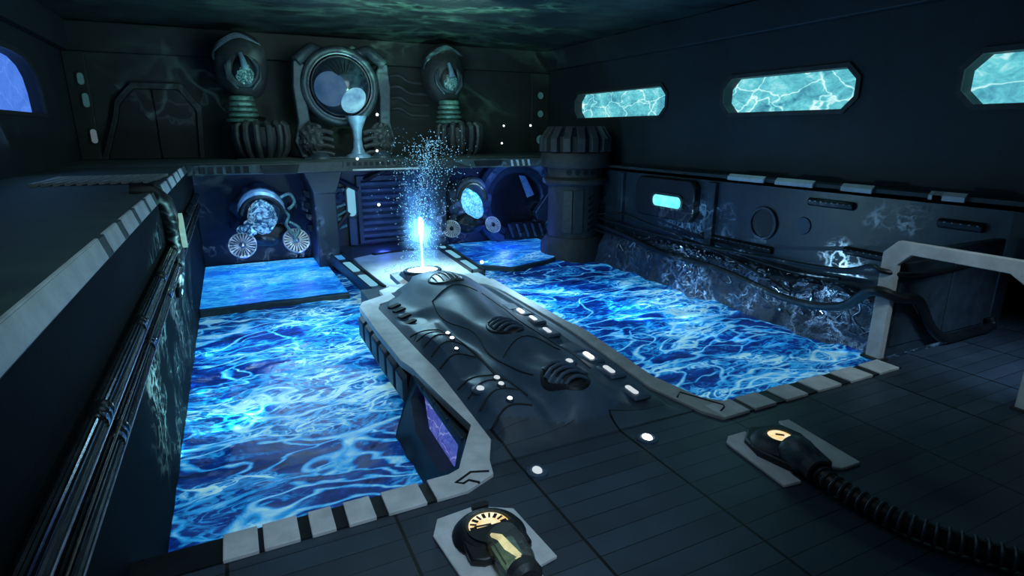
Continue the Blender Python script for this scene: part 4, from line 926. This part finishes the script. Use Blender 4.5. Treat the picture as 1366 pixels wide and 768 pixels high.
# sloping bank along the right waterline, its crusted brow and loose shards
def bank_pt(y, q):
    w_ = noise.noise(V((y * .55, q * 1.5, 2))) * .28 + noise.noise(V((y * 1.7, q * 4, 7))) * .12 + noise.noise(V((y * 4.5, q * 9, 4))) * .05
    if q < .78: return V((RX - 1.15 + .55 * q / .78 + w_, y, -1.95 + 2.05 * q / .78 + .06 * w_))
    e = (q - .78) / .22; return V((RX - .60 + .56 * e + w_ * (1 - e), y, .10 + .30 * noise.noise(V((y * 1.2, 3, 3))) * (1 - e) + .05 * e))
b = MB(); g = []
for j in range(221):
    y = 7.5 + 16.4 * j / 220; g.append([b.bm.verts.new(bank_pt(y, i / 40)) for i in range(41)])
for j in range(220):
    for i in range(40): b.bm.faces.new([g[j][i], g[j][i + 1], g[j + 1][i + 1], g[j + 1][i]])
o = b.build('crust_bank', M['crust']); tag(o, 'rough dark blue bank along the right waterline', 'bank', None, 'stuff')
b = MB()
for k in range(420):
    y = 7.8 + 15.8 * random.random(); q = random.choice((.70, .76, .80, .84, .88)) + random.gauss(0, .03) if k % 4 else .25 + .5 * random.random()
    p = bank_pt(y, min(.97, q)) + V((-.03, 0, .03))
    d_ = V((random.gauss(0, .25), random.gauss(0, 1), random.gauss(0, .45))).normalized(); e_ = d_.cross(V((random.random() + .1, .2, random.random()))).normalized()
    b.obox(p, d_, e_, .08 + .36 * random.random() ** 2, .03 + .07 * random.random(), .025)
for k in range(34):                                   # bent wire ends hanging down the face
    y = 8.0 + 15 * random.random(); q = .72; pts = []
    for m_ in range(6):
        pts.append(bank_pt(y, q) + V((-.04, 0, 0))); y += random.gauss(-.05, .14); q -= random.random() * .10
    b.tube(smooth(pts, 4), .014, 6)
o = b.build('debris', M['steel']); tag(o, 'broken metal shards and wires strewn over the crusted right bank', 'debris', None, 'stuff')
# hoses from the column to the foot of the partition
def hose(pts, r, lab):
    o = MB().tube(smooth([V(p) for p in pts], 8), r, 10).build('cable', M['black']); tag(o, lab, 'cable', 'black cables along the right wall')
hose([(16.6, 24.2, .35), (16.7, 22, .15), (16.6, 19, -.15), (16.2, 15.5, -.05), (15.0, 11.5, .0), (13.6, 8.9, .65), (12.55, 7.5, 1.55), (12.72, 7.0, 1.5), (13.4, 6.95, 1.35), (14.2, 7.0, .6), (15.0, 7.02, .2), (16.2, 7.05, .16), (16.95, 7.02, .2), (17.0, 7.1, .4)], .115, 'thickest black cable sagging from column past white post to the partition foot')
hose([(16.7, 24.2, .7), (16.8, 21, .55), (16.7, 17, .55), (16.4, 13.5, .75), (15.0, 10, 1.25), (13.2, 8, 1.95), (12.56, 7.42, 2.05), (13.0, 7.05, 1.98), (14.5, 7.1, 1.9), (16.3, 7.15, 1.95)], .06, 'thin black cable crossing the white post near its top')
hose([(16.6, 24.1, .9), (16.9, 22.5, 1.1), (16.9, 20, .85), (17.0, 17.0, .45), (16.8, 14.5, .1), (16.5, 12.5, -.3)], .05, 'thin black cable dipping below the cyan lamp to the bank')
hose([(16.5, 24.2, .1), (16.8, 21.5, .0), (16.9, 19.2, .45), (17.0, 16.2, .50), (16.9, 13.0, .35), (16.7, 11.0, .55)], .055, 'thin black cable curling along the crusted bank top')

# ---------------------------------------------------------------- white portal frame and partition
t = thing('portal_frame', 'pale grey portal frame standing on the floor at right', 'frame', (12.65, 6, 0))
fo = [(-7.43, 0), (-7.43, 2.45), (-7.15, 2.74), (-4.2, 2.74), (-4.2, 0), (-4.58, 0), (-4.58, 2.12), (-5.12, 2.47), (-6.85, 2.48), (-7.1, 2.22), (-7.1, 0)]
MB().ext(fo, (12.65 + .12, 0, 0), *RIGHT, .16).build('frame', M['plate'], t, bevel=.015)
for y in (7.27, 4.39): MB().obox((12.69, y, .03), X, Y, .3, .45, .06).build('foot', M['iron'], t)
t = thing('partition', 'dark blue panel standing behind the portal frame', 'partition', (14.9, 7.3, 0))
MB().box(12.82, 17.2, 7.2, 7.42, 0, 2.4).build('panel', M['armor2'], t, bevel=.03)
for x0, x1 in ((13.0, 14.9), (15.05, 16.85)): MB().box(x0, x1, 7.16, 7.22, .25, 2.2).build('inset', M['armor2'], t, bevel=.02)

# ---------------------------------------------------------------- lights
def light(kind, name, loc, energy, color, size=.3, target=None, spot=None, blend=.5):
    l = bpy.data.lights.new(name, kind); l.energy = energy; l.color = color
    if kind in ('POINT', 'SPOT'): l.shadow_soft_size = size
    if kind == 'AREA': l.size = size
    if spot: l.spot_size = math.radians(spot); l.spot_blend = blend
    o = bpy.data.objects.new(name, l); COL.objects.link(o); o.location = loc
    if target is not None: o.rotation_euler = (V(target) - V(loc)).to_track_quat('-Z', 'Y').to_euler()
    return o
def ripple(name, loc, target, spot, energy, color, sc, width=.06, sq=(1, 1, 1), size=.02, ztop=None):   # unseen added spot, patterned to throw caustics, cut off above ztop
    o = light('SPOT', name, loc, energy, color, size, target, spot, .6)
    l = o.data; l.use_nodes = True; nt = l.node_tree
    em = [n for n in nt.nodes if n.type == 'EMISSION'][0]
    tc = N(nt, 'ShaderNodeTexCoord'); mp = N(nt, 'ShaderNodeMapping'); mp.inputs['Scale'].default_value = sq; nt.links.new(tc.outputs['Normal'], mp.inputs[0])
    f = net(nt, mp.outputs[0], sc, width, .35, sc * .8, '3D'); f2 = net(nt, mp.outputs[0], sc * 2.3, width * 1.4, .2, sc * 2, '3D')
    nz = N(nt, 'ShaderNodeTexNoise', i_Scale=sc * .45, i_Detail=2.0); nt.links.new(mp.outputs[0], nz.inputs['Vector'])
    mk = N(nt, 'ShaderNodeMapRange'); mk.inputs[1].default_value = .45; mk.inputs[2].default_value = .62; nt.links.new(nz.outputs[0], mk.inputs[0])
    v_ = mth(nt, 'ADD', mth(nt, 'MULTIPLY', mth(nt, 'ADD', f, mth(nt, 'MULTIPLY', f2, .6)), mk.outputs[0]), .012)
    if ztop is not None:
        q = V((target[0], target[1], ztop)) - V(loc); q = o.rotation_euler.to_matrix().inverted() @ q
        sp = nt.nodes.new('ShaderNodeSeparateXYZ'); nt.links.new(tc.outputs['Normal'], sp.inputs[0])
        rat = mth(nt, 'DIVIDE', sp.outputs[1], mth(nt, 'MAXIMUM', mth(nt, 'MULTIPLY', sp.outputs[2], -1), .05))
        g_ = N(nt, 'ShaderNodeMapRange'); g_.inputs[1].default_value = q.y / -q.z - .12; g_.inputs[2].default_value = q.y / -q.z; g_.inputs[3].default_value = 1; g_.inputs[4].default_value = 0; nt.links.new(rat, g_.inputs[0])
        v_ = mth(nt, 'MULTIPLY', v_, g_.outputs[0])
    nt.links.new(v_, em.inputs['Strength']); em.inputs['Color'].default_value = (1, 1, 1, 1)
    return o
light('POINT', 'jet_light', (5.6, 18.9, 1.7), 520, (.35, .78, 1.0), .35)
light('POINT', 'well_light', (5.55, 17.9, 1.3), 50, (.6, .9, 1.0), .2)
light('SPOT', 'landing_fill', (6.9, 22.8, 3.0), 1700, (.70, .96, .98), .4, (6.9, 22.8, -1), 80, .9)  # unseen spot added overhead to brighten the landing
light('SPOT', 'pool_fill_left', (1.4, 20.0, 3.0), 1700, (.40, .75, 1.0), .6, (1.6, 17.8, -1.5), 95, 1.0)  # unseen spot added above the left pool to brighten its water
light('SPOT', 'pool_fill_right', (10.5, 20.5, 3.0), 2000, (.40, .72, 1.0), .6, (10.8, 17.5, -1.5), 110, .9)  # unseen spot added above the right pool, same purpose
ripple('ripple_left_wall', (1.4, 13.0, -.2), (LX, 14.0, .9), 140, 13000, (.35, .9, 1.0), 5, .045, ztop=3.3)
ripple('ripple_left_low', (.8, 18, -.6), (LX, 18.5, .8), 130, 7000, (.3, .75, 1.0), 5, .045, ztop=3.3)
ripple('ripple_right_wall', (11, 16, -.9), (RX, 15.5, .8), 125, 8000, (.30, .65, 1.0), 8, ztop=3.0)
ripple('ripple_back_left', (2.0, 24, -.9), (1.2, BY, 1.2), 100, 3500, (.3, .6, 1.0), 7)
ripple('ripple_back_right', (11, 24, -.9), (13, BY, 1.0), 110, 3000, (.25, .5, 1.0), 6)
ripple('ripple_ceiling', (8, 21, 5.0), (8.0, 24, CE), 130, 4200, (.35, 1.0, .72), 4, .12, (1, 2.6, 1))
light('POINT', 'machine_fill_left', (1.3, 27.4, 2.3), 16, (.45, .85, 1.0), .15)  # unseen point light added to bring out the left machine's crust
light('POINT', 'machine_fill_right', (11.3, 27.2, 2.2), 14, (.45, .85, 1.0), .15)  # likewise added in front of the right machine
for k, (x, y, e) in enumerate([(.2, 28.0, 60), (2.6, 28.0, 60), (6.6, 28.6, 60), (13.2, 28.2, 90)]): light('POINT', 'base_fill_%d' % k, (x, y, -.55), e, (.07, .14, 1.0), .3)  # unseen blue points added to colour the foot of the back wall
light('AREA', 'back_blue_left', (1.2, 26, 2.9), 60, (.10, .25, 1.0), 2.5, (1.2, 27.5, -1))  # unseen blue area light added before the left alcove
light('AREA', 'back_blue_mid', (7.0, 27.4, 2.9), 70, (.08, .18, 1.0), 2.5, (7.0, 28.5, -1))  # unseen blue area light added before the shutter
light('AREA', 'back_blue_right', (13.5, 27.2, 2.9), 110, (.10, .25, 1.0), 2.5, (13.8, 28.6, -1))  # unseen blue area light added before the right alcove
light('POINT', 'tower_fill_left', (.7, 28.2, 6.3), 14, (.4, 1.0, .8), .2)  # unseen point light added in front of the left tower
light('POINT', 'tower_fill_right', (10.6, 27.9, 6.3), 22, (.45, 1.0, .9), .2)  # unseen point light added in front of the right tower
light('POINT', 'orb_fill', (5.9, 27.6, 5.2), 55, (.45, .8, 1.0), .3)  # unseen point light added to brighten the orb cradle
light('AREA', 'window_glow', (UX - .3, 15.2, 6.3), 50, (.3, .85, .95), 4.0, (8, 14, 1))
light('AREA', 'left_window_glow', (-5.6, 22, 6.4), 25, (.2, .5, .9), 4.0, (0, 18, 3))
light('SPOT', 'passage_light', (13.6, 2.6, 5.2), 1100, (.45, .68, 1.0), .5, (15.2, 5.7, 0), 56, 1.0)
light('AREA', 'back_wall_fill', (6.5, 21, 9.3), 430, (.62, 1.0, .98), 6.0, (6.5, 32.6, 5.6))  # unseen area light added to lift the dark back wall
light('AREA', 'room_fill', (4.0, 12, 9.3), 130, (.60, .85, 1.0), 8.0, (4.2, 13, 0))  # unseen overhead area light added as general fill
light('SPOT', 'near_floor_fill', (1.6, -1.0, 9.0), 2300, (.55, .78, 1.0), 1.2, (2.6, 8.6, 0), 56, 1.0)  # unseen spot added to brighten the near floor and plates
light('SPOT', 'floor_fill_right', (9.0, 2.0, 8.5), 1000, (.62, .84, .95), 1.0, (12.3, 7.0, .8), 44, 1.0)  # unseen spot added to brighten the portal frame and floor
light('SPOT', 'ledge_light', (1.0, 3.0, 9.0), 420, (.5, .95, 1.0), 1.0, (-2.2, 10, 3.7), 80, 1.0)
light('SPOT', 'walk_fill', (6.0, 14.5, 9.0), 420, (.4, .8, 1.0), .6, (5.4, 15.0, 0), 40, 1.0)  # unseen spot added above the walkway

w = bpy.data.worlds.new('room_air'); S.world = w; w.use_nodes = True
w.node_tree.nodes['Background'].inputs[0].default_value = (.25, .5, .65, 1); w.node_tree.nodes['Background'].inputs[1].default_value = .05

# ---------------------------------------------------------------- camera and view
cam = bpy.data.cameras.new('camera'); cam.sensor_width = 36; cam.lens = 36 * 760 / 1366; cam.clip_end = 200
co = bpy.data.objects.new('camera', cam); COL.objects.link(co); co.location = (0, 0, 5)
co.rotation_euler = (math.radians(90 - 15.4463), 0, math.radians(-25.9079)); S.camera = co
S.view_settings.view_transform = 'Standard'; S.view_settings.look = 'None'; S.view_settings.exposure = 0; S.view_settings.gamma = 1; S.view_settings.use_curve_mapping = False
S.cycles.sample_clamp_indirect = 4; S.cycles.max_bounces = 6; S.cycles.use_denoising = True
